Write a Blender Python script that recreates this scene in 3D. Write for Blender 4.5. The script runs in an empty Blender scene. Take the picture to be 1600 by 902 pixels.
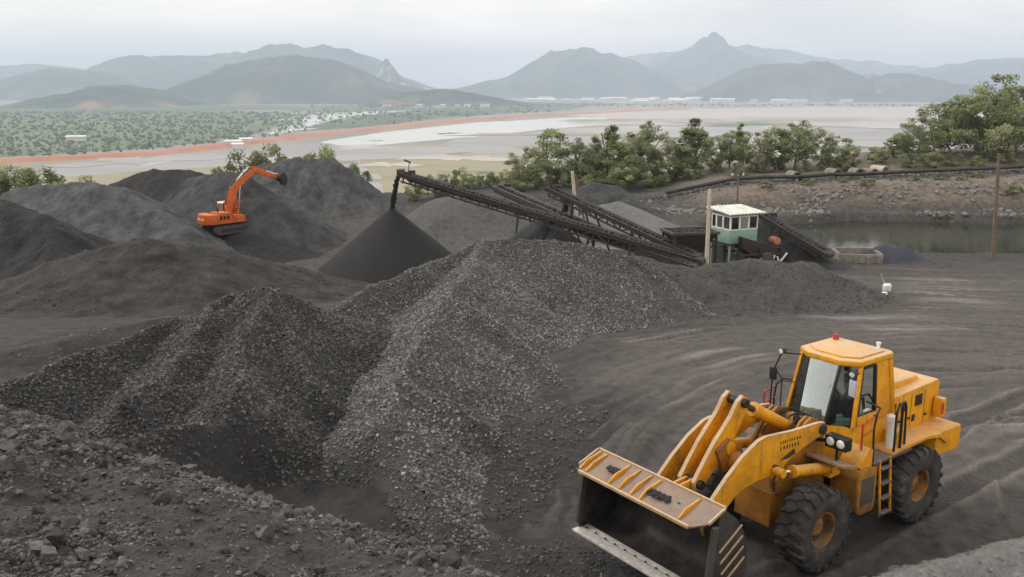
import bpy, bmesh, math, random
import numpy as np
from mathutils import Vector, Matrix, Euler, Quaternion
R = math.radians
SC = bpy.context.scene
COL = SC.collection

# ------------------------------------------------------------------ camera
CAM_H = 8.69
FPX = 1400.0
PITCH = math.atan((451 - 138) / FPX)
cam_d = bpy.data.cameras.new('camera')
cam_d.sensor_width = 36.0
cam_d.lens = 36.0 * FPX / 1600.0
cam_d.clip_start = 0.1
cam_d.clip_end = 40000.0
cam = bpy.data.objects.new('camera', cam_d)
COL.objects.link(cam)
cam.location = (0, 0, CAM_H)
cam.rotation_euler = (math.pi / 2 - PITCH, 0, 0)
SC.camera = cam

# ------------------------------------------------------------------ light: bright overcast
SUN_EL, SUN_AZ = 38.0, -74.0          # sun behind thin cloud, from the left and a little ahead
SUN_DIR = Vector((math.sin(R(SUN_AZ)) * math.cos(R(SUN_EL)), math.cos(R(SUN_AZ)) * math.cos(R(SUN_EL)), math.sin(R(SUN_EL))))
world = bpy.data.worlds.new('World')
SC.world = world
world.use_nodes = True
wn, wl = world.node_tree.nodes, world.node_tree.links
wn.clear()
w_out = wn.new('ShaderNodeOutputWorld')
w_bg = wn.new('ShaderNodeBackground')
w_bg.inputs['Strength'].default_value = 0.10
sky = wn.new('ShaderNodeTexSky')
sky.sky_type = 'NISHITA'
sky.sun_disc = False
sky.sun_elevation = R(SUN_EL)
sky.sun_rotation = R(SUN_AZ)
sky.dust_density = 3.0
sky.air_density = 1.0
w_tc = wn.new('ShaderNodeTexCoord')
w_map = wn.new('ShaderNodeMapping')
w_map.inputs['Scale'].default_value = (1.0, 1.0, 4.5)
w_map.inputs['Location'].default_value = (0.35, 0.1, 0.2)
w_n = wn.new('ShaderNodeTexNoise')
w_n.inputs['Scale'].default_value = 2.1
w_n.inputs['Detail'].default_value = 5.0
w_n.inputs['Roughness'].default_value = 0.5
w_r = wn.new('ShaderNodeValToRGB')
w_r.color_ramp.elements[0].position = 0.34
w_r.color_ramp.elements[0].color = (0.67, 0.635, 0.60, 1)
w_r.color_ramp.elements[1].position = 0.62
w_r.color_ramp.elements[1].color = (1.13, 1.02, 0.90, 1)
w_s = wn.new('ShaderNodeVectorMath'); w_s.operation = 'SCALE'
w_s.inputs['Scale'].default_value = 15.1
w_m = wn.new('ShaderNodeMixRGB')
w_m.inputs['Fac'].default_value = 0.95
wl.new(w_tc.outputs['Generated'], w_map.inputs['Vector'])
wl.new(w_map.outputs[0], w_n.inputs['Vector'])
wl.new(w_n.outputs['Fac'], w_r.inputs['Fac'])
wl.new(w_r.outputs['Color'], w_s.inputs[0])
wl.new(sky.outputs['Color'], w_m.inputs['Color1'])
wl.new(w_s.outputs[0], w_m.inputs['Color2'])
wl.new(w_m.outputs['Color'], w_bg.inputs['Color'])
wl.new(w_bg.outputs[0], w_out.inputs['Surface'])

sun_d = bpy.data.lights.new('sun', 'SUN')
sun_d.energy = 1.5
sun_d.angle = R(12)
sun_d.color = (1.0, 0.95, 0.88)
sun = bpy.data.objects.new('sun', sun_d)
COL.objects.link(sun)
sun.rotation_euler = SUN_DIR.to_track_quat('Z', 'Y').to_euler()

SC.view_settings.view_transform = 'Standard'
SC.view_settings.look = 'None'
SC.view_settings.exposure = 0.0
SC.view_settings.gamma = 1.0
SC.cycles.use_denoising = True
SC.cycles.max_bounces = 6
SC.cycles.diffuse_bounces = 3
SC.cycles.glossy_bounces = 3
SC.cycles.transmission_bounces = 6
SC.cycles.transparent_max_bounces = 12
SC.cycles.volume_bounces = 2
SC.cycles.caustics_reflective = False
SC.cycles.caustics_refractive = False

# ------------------------------------------------------------------ numeric helpers
CP, SP = math.cos(PITCH), math.sin(PITCH)
def at(px, py, Y):
    """world point at forward distance Y seen at photo pixel (px, py)"""
    a, b = (px - 800) / FPX, (451 - py) / FPX
    dx, dy, dz = a, CP + b * SP, -SP + b * CP
    return np.array([dx * Y / dy, Y, CAM_H + dz * Y / dy])
def on_z(px, py, z):
    a, b = (px - 800) / FPX, (451 - py) / FPX
    dx, dy, dz = a, CP + b * SP, -SP + b * CP
    t = (z - CAM_H) / dz
    return np.array([dx * t, dy * t, z])

def _hash(ix, iy, seed):
    h = (ix.astype(np.int64) * 374761393 + iy.astype(np.int64) * 668265263 + seed * 1442695041) & 0xFFFFFFFF
    h = ((h ^ (h >> 13)) * 1274126177) & 0xFFFFFFFF
    h = ((h ^ (h >> 16)) * 2246822519) & 0xFFFFFFFF
    return ((h ^ (h >> 15)) & 0xFFFFFF) / float(0xFFFFFF)
def pn(x, y, seed=0):
    x = np.asarray(x, float); y = np.asarray(y, float)
    x, y = np.broadcast_arrays(x, y)
    ix, iy = np.floor(x), np.floor(y)
    fx, fy = x - ix, y - iy
    u = fx * fx * fx * (fx * (fx * 6 - 15) + 10); v = fy * fy * fy * (fy * (fy * 6 - 15) + 10)
    def g(ax, ay, dx, dy):
        a = _hash(ax, ay, seed) * 2 * np.pi
        return np.cos(a) * dx + np.sin(a) * dy
    n00 = g(ix, iy, fx, fy); n10 = g(ix + 1, iy, fx - 1, fy)
    n01 = g(ix, iy + 1, fx, fy - 1); n11 = g(ix + 1, iy + 1, fx - 1, fy - 1)
    return ((n00 * (1 - u) + n10 * u) * (1 - v) + (n01 * (1 - u) + n11 * u) * v) * 1.5
def fbm(x, y, octv=4, seed=0, gain=0.5, lac=2.03):
    s = 0; a = 1.0; t = 0
    for o in range(octv):
        s = s + a * pn(np.asarray(x) * lac ** o + 17.3 * o, np.asarray(y) * lac ** o - 9.1 * o, seed + o)
        t += a; a *= gain
    return s / t
def ridged(x, y, octv=4, seed=0, gain=0.5):
    s = 0; a = 1.0; t = 0
    for o in range(octv):
        s = s + a * (1 - 2 * np.abs(pn(np.asarray(x) * 2.05 ** o, np.asarray(y) * 2.05 ** o, seed + o)))
        t += a; a *= gain
    return s / t
def sampler(xs, ys, Z, out=-1e9):
    def f(x, y):
        x = np.asarray(x, float); y = np.asarray(y, float)
        i = np.clip(np.searchsorted(xs, x) - 1, 0, len(xs) - 2); j = np.clip(np.searchsorted(ys, y) - 1, 0, len(ys) - 2)
        u = (x - xs[i]) / (xs[i + 1] - xs[i]); v = (y - ys[j]) / (ys[j + 1] - ys[j])
        z = (Z[j, i] * (1 - u) + Z[j, i + 1] * u) * (1 - v) + (Z[j + 1, i] * (1 - u) + Z[j + 1, i + 1] * u) * v
        return np.where((u >= 0) & (u <= 1) & (v >= 0) & (v <= 1), z, out)
    return f
def sstep(a, b, x):
    t = np.clip((np.asarray(x, float) - a) / (b - a), 0, 1)
    return t * t * (3 - 2 * t)

# ------------------------------------------------------------------ object helpers
def tag(o, label=None, cat=None, group=None, kind=None):
    if label: o['label'] = label
    if cat: o['category'] = cat
    if group: o['group'] = group
    if kind: o['kind'] = kind
    return o
def empty(name, loc=(0, 0, 0), rz=0.0, parent=None):
    o = bpy.data.objects.new(name, None)
    COL.objects.link(o)
    o.location = loc; o.rotation_euler = (0, 0, rz)
    o.empty_display_size = 0.3
    if parent: o.parent = parent
    return o
def link_mesh(name, me, mat=None, parent=None):
    o = bpy.data.objects.new(name, me)
    COL.objects.link(o)
    if mat is not None and len(me.materials) == 0: me.materials.append(mat)
    if parent: o.parent = parent
    return o
def np_mesh(name, V, F, smooth=False, attrs=None):
    """V (n,3), F (m,k) all faces the same size"""
    V = np.ascontiguousarray(V, np.float32); F = np.ascontiguousarray(F, np.int32)
    m, k = F.shape
    me = bpy.data.meshes.new(name)
    me.vertices.add(len(V)); me.vertices.foreach_set('co', V.ravel())
    me.loops.add(m * k); me.loops.foreach_set('vertex_index', F.ravel())
    me.polygons.add(m)
    me.polygons.foreach_set('loop_start', np.arange(0, m * k, k, dtype=np.int32))
    me.polygons.foreach_set('loop_total', np.full(m, k, np.int32))
    me.polygons.foreach_set('use_smooth', np.full(m, bool(smooth)))
    for an, av in (attrs or {}).items():
        a = me.attributes.new(an, 'FLOAT', 'POINT')
        a.data.foreach_set('value', np.ascontiguousarray(av, np.float32))
    me.update(); me.validate()
    return me
def grid_faces(nx, ny, keep=None):
    i = np.arange(nx - 1)[None, :] + np.arange(ny - 1)[:, None] * nx
    F = np.stack([i, i + 1, i + 1 + nx, i + nx], -1).reshape(-1, 4)
    if keep is not None: F = F[keep.reshape(-1)]
    return F
def compact(V, F, extra=()):
    used = np.zeros(len(V), bool); used[F.ravel()] = True
    idx = np.cumsum(used) - 1
    return V[used], idx[F], [e[used] for e in extra]
def copy_tree(o, parent=None):
    c = o.copy(); COL.objects.link(c); c.parent = parent
    for ch in list(o.children): copy_tree(ch, c)
    return c

class MB:
    """collects shapes into one mesh"""
    def __init__(s): s.v = []; s.f = []
    def add(s, vs, fs):
        b = len(s.v); s.v += [tuple(map(float, q)) for q in vs]; s.f += [tuple(i + b for i in f) for f in fs]; return s
    def box(s, c, d, rot=None):
        x, y, z = d[0] / 2, d[1] / 2, d[2] / 2
        vs = [Vector(q) for q in ((-x, -y, -z), (x, -y, -z), (x, y, -z), (-x, y, -z), (-x, -y, z), (x, -y, z), (x, y, z), (-x, y, z))]
        if rot is not None:
            m = Euler(rot).to_matrix(); vs = [m @ q for q in vs]
        vs = [q + Vector(c) for q in vs]
        return s.add(vs, [(0, 3, 2, 1), (4, 5, 6, 7), (0, 1, 5, 4), (1, 2, 6, 5), (2, 3, 7, 6), (3, 0, 4, 7)])
    def lohi(s, lo, hi):
        return s.box([(a + b) / 2 for a, b in zip(lo, hi)], [abs(b - a) for a, b in zip(lo, hi)])
    def bar(s, p0, p1, w, h=None, up=(0, 0, 1)):
        h = w if h is None else h
        p0, p1 = Vector(p0), Vector(p1); d = (p1 - p0)
        L = d.length; d.normalize(); u = Vector(up)
        sd = d.cross(u)
        if sd.length < 1e-4: sd = d.cross(Vector((1, 0, 0)))
        sd.normalize(); u = sd.cross(d)
        vs = []
        for t in (p0, p1):
            for a, b in ((-1, -1), (1, -1), (1, 1), (-1, 1)): vs.append(t + sd * a * w / 2 + u * b * h / 2)
        return s.add(vs, [(0, 1, 2, 3)[::-1], (4, 5, 6, 7), (0, 1, 5, 4), (1, 2, 6, 5), (2, 3, 7, 6), (3, 0, 4, 7)])
    def prism(s, poly, y0, y1, plane='xz'):
        """poly of 2d points extruded from y0 to y1 along the third axis"""
        n = len(poly)
        def P(p, t):
            return (p[0], t, p[1]) if plane == 'xz' else ((p[0], p[1], t) if plane == 'xy' else (t, p[0], p[1]))
        vs = [P(p, y0) for p in poly] + [P(p, y1) for p in poly]
        fs = [tuple(range(n)), tuple(range(2 * n - 1, n - 1, -1))] + [(i, i + n, (i + 1) % n + n, (i + 1) % n) for i in range(n)]
        return s.add(vs, fs)
    def tube(s, p0, p1, r0, r1=None, n=14, caps=True):
        r1 = r0 if r1 is None else r1
        p0, p1 = Vector(p0), Vector(p1); d = (p1 - p0).normalized()
        a = d.orthogonal().normalized(); b = d.cross(a)
        vs = []
        for t, r in ((p0, r0), (p1, r1)):
            for i in range(n):
                th = 2 * math.pi * i / n
                vs.append(t + (a * math.cos(th) + b * math.sin(th)) * r)
        fs = [(i, (i + 1) % n, (i + 1) % n + n, i + n) for i in range(n)]
        if caps: fs += [tuple(range(n))[::-1], tuple(range(n, 2 * n))]
        return s.add(vs, fs)
    def path(s, pts, r, n=8):
        for a, b in zip(pts[:-1], pts[1:]): s.tube(a, b, r, n=n)
        return s
    def lathe(s, prof, c, axis='y', n=32, closed=False):
        """prof: (radius, along) pairs round an axis through c"""
        vs = []; m = len(prof)
        for i in range(n):
            th = 2 * math.pi * i / n; co, si = math.cos(th), math.sin(th)
            for r, t in prof:
                q = (r * co, t, r * si) if axis == 'y' else ((r * co, r * si, t) if axis == 'z' else (t, r * co, r * si))
                vs.append((q[0] + c[0], q[1] + c[1], q[2] + c[2]))
        fs = []
        mm = m if closed else m - 1
        for i in range(n):
            j = (i + 1) % n
            for k in range(mm):
                k2 = (k + 1) % m
                fs.append((i * m + k, i * m + k2, j * m + k2, j * m + k))
        return s.add(vs, fs)
    def build(s, name, mat, parent=None, bevel=0.0, seg=2, smooth=None, loc=None, angle=32):
        me = bpy.data.meshes.new(name)
        me.from_pydata(s.v, [], s.f)
        bm = bmesh.new(); bm.from_mesh(me)
        bmesh.ops.recalc_face_normals(bm, faces=bm.faces)
        if bevel > 0:
            ed = [e for e in bm.edges if len(e.link_faces) == 2 and e.calc_face_angle(0) > R(30)]
            bmesh.ops.bevel(bm, geom=ed, offset=bevel, segments=seg, affect='EDGES', profile=0.6, clamp_overlap=True)
        bm.to_mesh(me); bm.free()
        if smooth or (smooth is None):
            me.polygons.foreach_set('use_smooth', np.ones(len(me.polygons), bool))
            me.set_sharp_from_angle(angle=R(angle))
        me.update()
        o = link_mesh(name, me, mat, parent)
        if loc is not None: o.location = loc
        return o

# ------------------------------------------------------------------ materials
MATS = {}
class NT:
    def __init__(s, name):
        s.m = bpy.data.materials.new(name); s.m.use_nodes = True
        s.n = s.m.node_tree.nodes; s.l = s.m.node_tree.links
        s.b = s.n['Principled BSDF']; s.o = s.n['Material Output']
        s.tc = s.n.new('ShaderNodeTexCoord')
    def noise(s, scale, detail=4, rough=0.55, src='Object', vec=None, stretch=None):
        n = s.n.new('ShaderNodeTexNoise'); n.inputs['Scale'].default_value = scale
        n.inputs['Detail'].default_value = detail; n.inputs['Roughness'].default_value = rough
        v = vec if vec is not None else s.tc.outputs[src]
        if stretch:
            mp = s.n.new('ShaderNodeMapping'); mp.inputs['Scale'].default_value = stretch
            s.l.new(v, mp.inputs['Vector']); v = mp.outputs[0]
        s.l.new(v, n.inputs['Vector']); return n.outputs['Fac']
    def voro(s, scale, out='Distance', src='Object', feature='F1'):
        n = s.n.new('ShaderNodeTexVoronoi'); n.inputs['Scale'].default_value = scale; n.feature = feature
        s.l.new(s.tc.outputs[src], n.inputs['Vector']); return n.outputs[out]
    def ramp(s, fac, stops):
        n = s.n.new('ShaderNodeValToRGB'); e = n.color_ramp.elements
        while len(e) < len(stops): e.new(0.5)
        for i, (p, c) in enumerate(stops):
            e[i].position = p
            e[i].color = (c, c, c, 1) if not isinstance(c, (tuple, list)) else (*c[:3], 1)
        s.l.new(fac, n.inputs['Fac']); return n.outputs['Color']
    def mix(s, fac, a, b, mode='MIX'):
        n = s.n.new('ShaderNodeMixRGB'); n.blend_type = mode
        for i, q in ((0, fac), (1, a), (2, b)):
            if isinstance(q, (int, float)): n.inputs[i].default_value = q if i == 0 else (q, q, q, 1)
            elif isinstance(q, (tuple, list)): n.inputs[i].default_value = (*q[:3], 1)
            else: s.l.new(q, n.inputs[i])
        return n.outputs[0]
    def math(s, op, a, b=0.0, clamp=False):
        n = s.n.new('ShaderNodeMath'); n.operation = op; n.use_clamp = clamp
        for i, q in ((0, a), (1, b)):
            if isinstance(q, (int, float)): n.inputs[i].default_value = q
            else: s.l.new(q, n.inputs[i])
        return n.outputs[0]
    def attr(s, name):
        n = s.n.new('ShaderNodeAttribute'); n.attribute_name = name; return n.outputs['Fac']
    def up(s):
        g = s.n.new('ShaderNodeNewGeometry'); x = s.n.new('ShaderNodeSeparateXYZ')
        s.l.new(g.outputs['Normal'], x.inputs[0]); return x.outputs['Z']
    def bump(s, h, strength=0.5, dist=0.05):
        n = s.n.new('ShaderNodeBump'); n.inputs['Strength'].default_value = strength; n.inputs['Distance'].default_value = dist
        s.l.new(h, n.inputs['Height'])
        prev = s.b.inputs['Normal'].links
        if prev: s.l.new(prev[0].from_socket, n.inputs['Normal'])
        s.l.new(n.outputs[0], s.b.inputs['Normal']); return s
    def col(s, c):
        if isinstance(c, (tuple, list)): s.b.inputs['Base Color'].default_value = (*c[:3], 1)
        else: s.l.new(c, s.b.inputs['Base Color'])
        return s
    def rough(s, r):
        if isinstance(r, (int, float)): s.b.inputs['Roughness'].default_value = r
        else: s.l.new(r, s.b.inputs['Roughness'])
        return s
    def spec(s, v): s.b.inputs['Specular IOR Level'].default_value = v; return s
    def metal(s, v): s.b.inputs['Metallic'].default_value = v; return s

def paint(name, base, dark, dust=(0.42, 0.36, 0.29), dust_amt=0.7, scale=2.2, rough=0.5, mud=False):
    """worn machine paint: grime in patches, scuffs, dust lying on upward faces"""
    t = NT(name)
    n1 = t.noise(scale, 6, 0.62); n2 = t.noise(scale * 7, 4, 0.6)
    c = t.mix(t.ramp(n1, [(0.38, 0.0), (0.72, 0.8)]), base, dark)
    c = t.mix(t.ramp(n2, [(0.60, 0.0), (0.78, 0.55)]), c, tuple(x * 0.35 for x in dark))
    if mud:
        sx = t.n.new('ShaderNodeSeparateXYZ'); t.l.new(t.tc.outputs['Object'], sx.inputs[0])
        low = t.math('MULTIPLY', t.ramp(sx.outputs['Z'], [(0.0, 1.0), (0.55, 0.75), (1.0, 0.12)]), t.ramp(t.noise(scale * 1.3, 6, 0.7), [(0.36, 0.0), (0.6, 0.95)]))
        c = t.mix(low, c, (0.060, 0.050, 0.042))
        st = t.ramp(t.noise(scale * 4, 4, 0.6, stretch=(1.0, 1.0, 0.12)), [(0.56, 0.0), (0.72, 0.5)])
        c = t.mix(st, c, (0.13, 0.075, 0.03))
        gr = t.ramp(t.noise(scale * 0.8, 6, 0.75), [(0.54, 0.0), (0.68, 0.55)])
        c = t.mix(gr, c, (0.095, 0.066, 0.038))
        bv = t.n.new('ShaderNodeBevel'); bv.samples = 4; bv.inputs['Radius'].default_value = 0.028
        gm = t.n.new('ShaderNodeNewGeometry'); dt = t.n.new('ShaderNodeVectorMath'); dt.operation = 'DOT_PRODUCT'
        t.l.new(bv.outputs[0], dt.inputs[0]); t.l.new(gm.outputs['Normal'], dt.inputs[1])
        ew = t.math('MULTIPLY', t.ramp(t.math('SUBTRACT', 1.0, dt.outputs['Value']), [(0.004, 0.0), (0.06, 1.0)]), t.ramp(t.noise(scale * 3.5, 5, 0.7), [(0.40, 0.0), (0.56, 0.85)]))
        c = t.mix(ew, c, (0.085, 0.062, 0.042))
        sc = t.ramp(t.noise(scale * 16, 3, 0.7, stretch=(0.35, 1.0, 1.0)), [(0.66, 0.0), (0.72, 0.8)])
        c = t.mix(sc, c, (0.055, 0.045, 0.038))
    d = t.math('MULTIPLY', t.ramp(t.up(), [(0.35, 0.0), (0.92, 1.0)]), t.ramp(t.noise(scale * 1.7, 5, 0.6), [(0.25, 0.45), (0.65, 1.0)]))
    d = t.math('MULTIPLY', d, dust_amt)
    t.col(t.mix(d, c, dust))
    t.rough(t.math('ADD', t.math('MULTIPLY', d, 0.3), t.ramp(n1, [(0.3, rough - 0.08), (0.7, rough + 0.15)])))
    t.bump(n2, 0.12, 0.01).spec(0.25)
    MATS[name] = t.m; return t.m
def plain_mat(name, c, rough=0.6, metal=0.0, var=0.25, scale=6.0, bump=0.15, bd=0.01, spec=0.4):
    t = NT(name)
    n = t.noise(scale, 5, 0.6)
    lo = tuple(x * (1 - var) for x in c); hi = tuple(min(1, x * (1 + var)) for x in c)
    t.col(t.ramp(n, [(0.3, lo), (0.7, hi)])).rough(rough).metal(metal).spec(spec)
    if bump: t.bump(t.noise(scale * 5, 4), bump, bd)
    MATS[name] = t.m; return t.m
def coal_mat(name, lo, hi, tint=(1, 1, 1), fine=9.0, rough=0.62, bump=0.5, bd=0.08, tone=False, spec=0.25, streak=0.0):
    tint = (tint[0], tint[1] * 1.012, tint[2] * 1.04)
    t = NT(name)
    big = t.noise(0.35, 5, 0.6); mid = t.noise(fine * 0.22, 5, 0.65); sm = t.noise(fine, 5, 0.75)
    a = tuple(lo * k for k in tint); b = tuple(hi * k for k in tint); m = tuple((lo * 0.6 + hi * 0.4) * k for k in tint)
    c = t.ramp(mid, [(0.28, a), (0.5, m), (0.78, b)])
    c = t.mix(t.ramp(big, [(0.35, 0.0), (0.7, 0.55)]), c, tuple(hi * 1.15 * k for k in tint))
    c = t.mix(0.75, c, t.ramp(sm, [(0.3, 0.55), (0.5, 1.0), (0.72, 1.5)]), 'MULTIPLY')
    if streak: c = t.mix(streak, c, t.ramp(t.noise(0.9, 5, 0.6, stretch=(1.0, 1.0, 0.10)), [(0.32, 0.45), (0.5, 1.0), (0.68, 1.6)]), 'MULTIPLY')
    if tone: c = t.mix(1.0, c, t.ramp(t.attr('tone'), [(0.0, 0.40), (0.6, 1.0), (0.9, 1.4), (1.0, 1.9)]), 'MULTIPLY')
    t.col(c).rough(t.ramp(sm, [(0.35, rough - 0.08), (0.7, rough + 0.2)])).spec(spec)
    t.bump(sm, bump, bd); t.bump(mid, min(1.0, bump * 1.3), bd * 5)
    MATS[name] = t.m; return t.m

coal_mat('coal_coarse', 0.022, 0.068, (1.03, 1.0, 0.97), 14, 0.6, 0.6, 0.05)
coal_mat('coal_lump', 0.052, 0.13, (1.02, 1.0, 0.985), 6, 0.55, 0.35, 0.03, True)
coal_mat('coal_gravel', 0.04, 0.08, (1.0, 1.0, 0.99), 16, 0.6, 0.6, 0.05)
coal_mat('coal_chip', 0.095, 0.185, (1.0, 0.995, 0.985), 7, 0.6, 0.3, 0.02, True)
coal_mat('coal_chip_dark', 0.045, 0.1, (1.01, 0.995, 0.98), 7, 0.6, 0.3, 0.02, True)
coal_mat('coal_dark', 0.016, 0.042, (1.0, 0.99, 0.97), 12, 0.65, 0.6, 0.05, streak=0.4)
coal_mat('coal_fine', 0.028, 0.060, (0.97, 1.0, 1.02), 11, 0.75, 0.5, 0.05, spec=0.2, streak=0.8)
coal_mat('coal_cone', 0.014, 0.023, (1.0, 1.0, 1.0), 20, 0.7, 0.4, 0.03, spec=0.2)
coal_mat('coal_brown', 0.02, 0.046, (1.035, 1.0, 0.96), 9, 0.8, 0.5, 0.06, spec=0.2, streak=0.8)
coal_mat('coal_pale', 0.062, 0.112, (1.0, 1.0, 0.98), 10, 0.8, 0.45, 0.05, spec=0.2)
coal_mat('coal_ash', 0.11, 0.18, (1.0, 1.01, 0.97), 10, 0.85, 0.4, 0.05, spec=0.2)
coal_mat('dirt_pale', 0.13, 0.22, (1.08, 1.0, 0.9), 8, 0.85, 0.45, 0.05, spec=0.2)
coal_mat('coal_slate', 0.045, 0.085, (0.97, 1.0, 1.02), 11, 0.75, 0.5, 0.05, spec=0.2, streak=0.8)
coal_mat('coal_black', 0.010, 0.028, (1.0, 1.0, 0.99), 11, 0.7, 0.6, 0.05, spec=0.2, streak=0.5)
coal_mat('coal_berm', 0.036, 0.085, (1.06, 1.0, 0.95), 12, 0.7, 0.6, 0.05)
coal_mat('tarp_blue', 0.030, 0.055, (0.85, 0.98, 1.35), 4, 0.7, 0.3, 0.04)
paint('paint_yellow', (0.80, 0.36, 0.006), (0.48, 0.20, 0.008), (0.56, 0.40, 0.23), 0.6, mud=True)
paint('paint_cab', (0.82, 0.39, 0.010), (0.62, 0.25, 0.012), (0.60, 0.47, 0.33), 0.85, 1.6, 0.42, mud=True)
paint('paint_bucket', (0.36, 0.20, 0.08), (0.10, 0.085, 0.075), (0.30, 0.262, 0.245), 0.72, 3.0, 0.6, mud=True)
paint('edge_worn', (0.52, 0.36, 0.20), (0.30, 0.19, 0.10), (0.62, 0.50, 0.38), 0.7, 5.0, 0.6)
paint('paint_grimy', (0.40, 0.165, 0.010), (0.13, 0.075, 0.025), (0.30, 0.20, 0.11), 0.5, 3.0, 0.6, mud=True)
paint('paint_orange', (0.72, 0.15, 0.018), (0.42, 0.085, 0.018), (0.60, 0.27, 0.14), 0.45, 1.2, 0.5, mud=True)
paint('paint_green', (0.26, 0.40, 0.33), (0.17, 0.28, 0.23), (0.35, 0.38, 0.34), 0.3, 2.0, 0.6)
paint('rust_dark', (0.036, 0.032, 0.030), (0.060, 0.044, 0.034), (0.085, 0.080, 0.076), 0.7, 3.0, 0.75)
paint('rust_frame', (0.085, 0.072, 0.062), (0.055, 0.045, 0.037), (0.19, 0.178, 0.165), 0.8, 3.0, 0.75)
plain_mat('rubber', (0.030, 0.029, 0.028), 0.78, var=0.35, scale=5, bump=0.3)
plain_mat('rubber_dusty', (0.062, 0.060, 0.058), 0.85, var=0.4, scale=4, bump=0.3)
plain_mat('black_metal', (0.022, 0.022, 0.023), 0.5, 0.2)
plain_mat('dark_interior', (0.018, 0.019, 0.020), 0.7)
plain_mat('steel_worn', (0.62, 0.60, 0.57), 0.4, 0.25, 0.25, 10)
plain_mat('steel_dark', (0.055, 0.050, 0.047), 0.55, 0.5, 0.45, 4, 0.3)
plain_mat('chrome', (0.75, 0.75, 0.76), 0.15, 1.0, 0.05)
plain_mat('white_paint', (0.74, 0.74, 0.70), 0.55, var=0.1)
plain_mat('white_roof', (0.60, 0.62, 0.57), 0.7, var=0.22, scale=2.5)
plain_mat('red_paint', (0.42, 0.035, 0.025), 0.45)
plain_mat('cream_pole', (0.52, 0.45, 0.36), 0.8, var=0.2, scale=3)
plain_mat('wood_brown', (0.16, 0.115, 0.085), 0.85, var=0.35, scale=4, bump=0.4)
plain_mat('concrete', (0.42, 0.39, 0.34), 0.9, var=0.25, scale=3, bump=0.3)
plain_mat('concrete_dark', (0.22, 0.20, 0.175), 0.9, var=0.35, scale=2, bump=0.4)
plain_mat('bark', (0.20, 0.175, 0.14), 0.9, var=0.35, scale=4, bump=0.4)
plain_mat('skin', (0.42, 0.25, 0.17), 0.6, var=0.05)
plain_mat('hair', (0.012, 0.010, 0.009), 0.6, var=0.2)
plain_mat('shirt', (0.40, 0.42, 0.48), 0.85, var=0.1)
plain_mat('mint_cloth', (0.55, 0.74, 0.66), 0.8, var=0.12)
plain_mat('lettering_dark', (0.03, 0.025, 0.02), 0.6)
plain_mat('lettering_white', (0.75, 0.70, 0.62), 0.6)
def glass(name, tint, rough=0.03, alpha=0.75):
    t = NT(name)
    tr = t.n.new('ShaderNodeBsdfTransparent'); tr.inputs[0].default_value = (*tint, 1)
    gl = t.n.new('ShaderNodeBsdfGlossy'); gl.inputs['Roughness'].default_value = rough; gl.inputs[0].default_value = (0.9, 0.97, 0.95, 1)
    fr = t.n.new('ShaderNodeFresnel'); fr.inputs['IOR'].default_value = 1.75
    mx = t.n.new('ShaderNodeMixShader')
    t.l.new(t.math('MULTIPLY', fr.outputs[0], alpha, True), mx.inputs[0]); t.l.new(tr.outputs[0], mx.inputs[1]); t.l.new(gl.outputs[0], mx.inputs[2])
    df = t.n.new('ShaderNodeBsdfDiffuse'); df.inputs[0].default_value = (0.30, 0.34, 0.32, 1)
    m2 = t.n.new('ShaderNodeMixShader')
    t.l.new(t.ramp(t.noise(1.6, 4), [(0.3, 0.10), (0.75, 0.42)]), m2.inputs[0])
    t.l.new(mx.outputs[0], m2.inputs[1]); t.l.new(df.outputs[0], m2.inputs[2])
    t.l.new(m2.outputs[0], t.o.inputs['Surface']); MATS[name] = t.m
    return t.m
glass('glass_dusty', (0.55, 0.62, 0.59), 0.05, 2.2)
glass('glass_clear', (0.45, 0.52, 0.50), 0.02, 1.0)
for nm in ('glass_clear',):
    for n in MATS[nm].node_tree.nodes:
        if n.type == 'VALTORGB': n.color_ramp.elements[0].color = (0.0, 0, 0, 1); n.color_ramp.elements[1].color = (0.06, 0.06, 0.06, 1)
def M(n): return MATS[n]
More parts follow.
